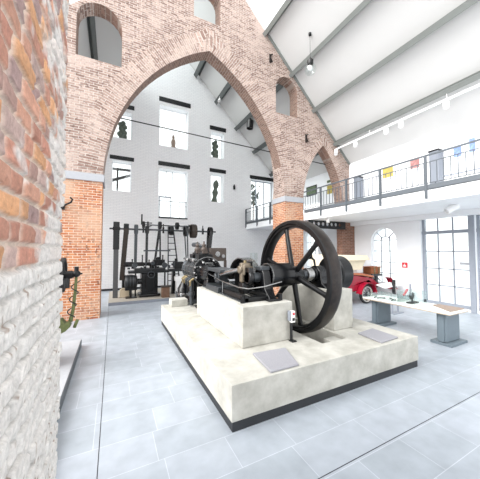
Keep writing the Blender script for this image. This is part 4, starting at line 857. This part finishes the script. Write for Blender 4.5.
MB().box(7.7, 8.66, 5.85, 6.5, .86, .93).box(7.95, 8.45, 5.9, 6.5, .45, .75).cyl((8.1, 5.85, .7), (8.1, 5.85, .95), .05).cyl((8.3, 5.85, .62), (8.3, 5.85, .88), .06).tube([(7.9, 5.85, .82), (8.2, 5.8, .9), (8.45, 5.8, .7)], .02).build('motor', M['grey_iron'], v, bevel=.01)
MB().add([(7.8, 5.5, .62), (8.5, 5.5, .66), (9.0, 5.4, .56), (8.1, 5.4, .5), (7.8, 5.5, .64), (8.5, 5.5, .68), (9.0, 5.4, .58), (8.1, 5.4, .52)], [(3, 2, 1, 0), (4, 5, 6, 7), (0, 1, 5, 4), (1, 2, 6, 5), (2, 3, 7, 6), (3, 0, 4, 7)]).build('white_board', M['white_plastic'], v, smooth=0)
bk = thing('wicker_basket', 'brown wicker trunk with leather straps on the red car', 'basket', (8.1, 6.05, .935)); BK = bk
MB().box(7.72, 8.2, 5.9, 6.25, .935, 1.15).build('trunk_body', M['wicker'], bk, bevel=.015)
MB().box(7.7, 8.22, 5.88, 6.27, 1.15, 1.19).build('lid', M['wicker'], bk, bevel=.01)
for x in (7.83, 8.06): MB().box(x, x + .04, 5.87, 5.9, .94, 1.18).build('strap', M['brass'], bk)

BK.location.x += .42
# ================================================================ GALLERY CONTENTS
def pic(y, z, w, h, m, label, frame='white_plastic'):
    o = thing('framed_picture', label, 'picture', (XR - .02, y, z), 'pictures on the gallery wall')
    MB().box(XR - .03, XR - .001, y - w / 2, y + w / 2, z - h / 2, z + h / 2).build('frame', M[frame], o)
    MB().box(XR - .034, XR - .029, y - w / 2 + .05, y + w / 2 - .05, z - h / 2 + .05, z + h / 2 - .05).build('print', M[m], o)
pic(5.9, 4.7, .5, .5, 'yellow', 'yellow green picture on the gallery wall right of the brick pier')
pic(4.95, 4.75, .4, .45, 'rose_print', 'pinkish picture on the gallery wall left of the grey cabinet')
pic(3.75, 4.72, .3, .4, 'blue_print', 'blue and white picture right of the grey cabinet')
pic(3.4, 4.8, .24, .5, 'blue_print', 'narrow pale blue picture near the right edge of the photo')
pic(10.0, 4.85, .75, .5, 'green_print', 'dark green picture on the gallery wall, left through the small arch', 'dark_steel')
pic(8.75, 4.65, .42, .5, 'yellow', 'ochre picture with white mount seen through the small arch')
pic(8.75, 5.05, .42, .22, 'green_print', 'narrow green picture hung above the ochre one')
def cab(y0, y1, z1, x0, label, dp=.28):
    o = thing('gallery_cabinet', label, 'cabinet', (x0 + .2, (y0 + y1) / 2, 3.2))
    MB().box(x0, x0 + dp, y0, y1, 3.2, z1).build('body', M['cabinet'], o, bevel=.01)
    MB().box(x0 - .02, x0 + dp + .015, y0 - .02, y1 + .02, z1, z1 + .05).build('top', M['dark_steel'], o, bevel=.01)
    MB().box(x0 - .012, x0, y0 + .04, y1 - .04, 3.28, z1 - .06).build('door', M['cabinet'], o, bevel=.004)
    MB().box(x0 - .03, x0 - .012, y0 + .08, y0 + .1, 3.7, 3.9).build('handle', M['dark_steel'], o)
cab(4.1, 4.36, 4.85, 8.85, 'tall grey steel cabinet with dark top on the gallery')
cab(6.95, 7.18, 4.75, 8.88, 'narrow blue grey cabinet standing next to the brick pier on the gallery')
pv = thing('low_vitrine', 'low white display counter on the gallery right of the grey cabinet', 'counter', (8.3, 3.2, 3.2))
MB().box(7.9, 8.5, 2.6, 3.55, 3.2, 3.75).build('body', M['plaster'], pv, bevel=.01)
MB().box(7.88, 8.52, 2.58, 3.57, 3.75, 3.78).build('top', M['frame_grey'], pv)

# ================================================================ LIGHT FITTINGS
tr = tag(MB().box(8.28, 8.33, -.8, 7.62, 5.98, 6.03).build('light_track', M['white_plastic'], None, smooth=0), 'long white lighting track hung below the lowest roof beam', 'track')
for y in (1.2, 3.6, 6.0): MB().cyl((8.305, y, 6.02), (8.305, y, 6.3), .008, seg=6).build('hanger', M['white_plastic'], tr)
def spot(x, y, z, m, label, d=(-.3, -.3, -.9), r=.055, l=.2, grp=None, arm=.1):
    o = thing('spotlight', label, 'spotlight', (x, y, z), grp); d = V(*d).normalized(); c = V(x, y, z - arm)
    MB().cyl((x, y, z), c, .012, seg=8).box(x - .03, x + .03, y - .06, y + .06, z - .03, z).build('arm', m, o)
    MB().lathe(c - d * l * .4, d, [(0, r * .6), (.02, r), (l, r), (l, r * .8), (l * .85, r * .75)], 16).build('lamp_head', m, o)
for y, lab in ((7.55, 'white track spotlight nearest the small brick arch'), (6.6, 'white track spotlight second from the small arch'), (5.37, 'white track spotlight third from the small arch'), (4.87, 'white track spotlight close behind another, fourth from the arch'), (3.62, 'white track spotlight nearest the right edge of the photo')):
    spot(8.305, y, 5.98, M['white_plastic'], lab, (-.4, -.2, -.8), .075, .2, 'white track spotlights')
spot(7.68, 3.27, 2.95, M['white_plastic'], 'large white spotlight under the gallery before the big window', (-.55, .45, -.42), .085, .3, None, .09)
spot(6.92, 6.7, 2.95, M['white_plastic'], 'white spotlight under the gallery above the flywheel', (-.3, -.2, -.9), .06, .16, None, .08)
spot(6.1, 11.0, 8.42, M['black'], 'black spotlight under the roof beam behind the large arch', (-.1, 0, -1), .17, .42, None, .26)
spot(4.75, 11.8, 9.75, M['white_plastic'], 'small white spotlight at the top of the white gable', (-.3, -.3, -.6), .07, .2, None, .3)
pe = thing('globe_pendant', 'clear glass globe lamp hanging on a cable from the sloping ceiling', 'pendant lamp', (5.74, 6.24, 9.0))
MB().cyl((5.74, 6.24, 9.0), (5.74, 6.24, 8.12), .007, seg=6).build('cable', M['dark_steel'], pe)
MB().cyl((5.74, 6.24, 8.93), (5.74, 6.24, 9.0), .05, .05).build('canopy', M['dark_steel'], pe)
MB().lathe((5.74, 6.24, 7.92), (0, 0, 1), [(0, .09), (.02, .1), (.14, .1), (.18, .05), (.24, .02)], 16).build('lamp_cap', M['black'], pe)
MB().sphere((5.74, 6.24, 7.76), .19, 20, 12).build('glass_globe', M['case_glass'], pe)
MB().sphere((5.74, 6.24, 7.8), .07, 12, 8, 1.3).build('bulb', M['white_plastic'], pe)
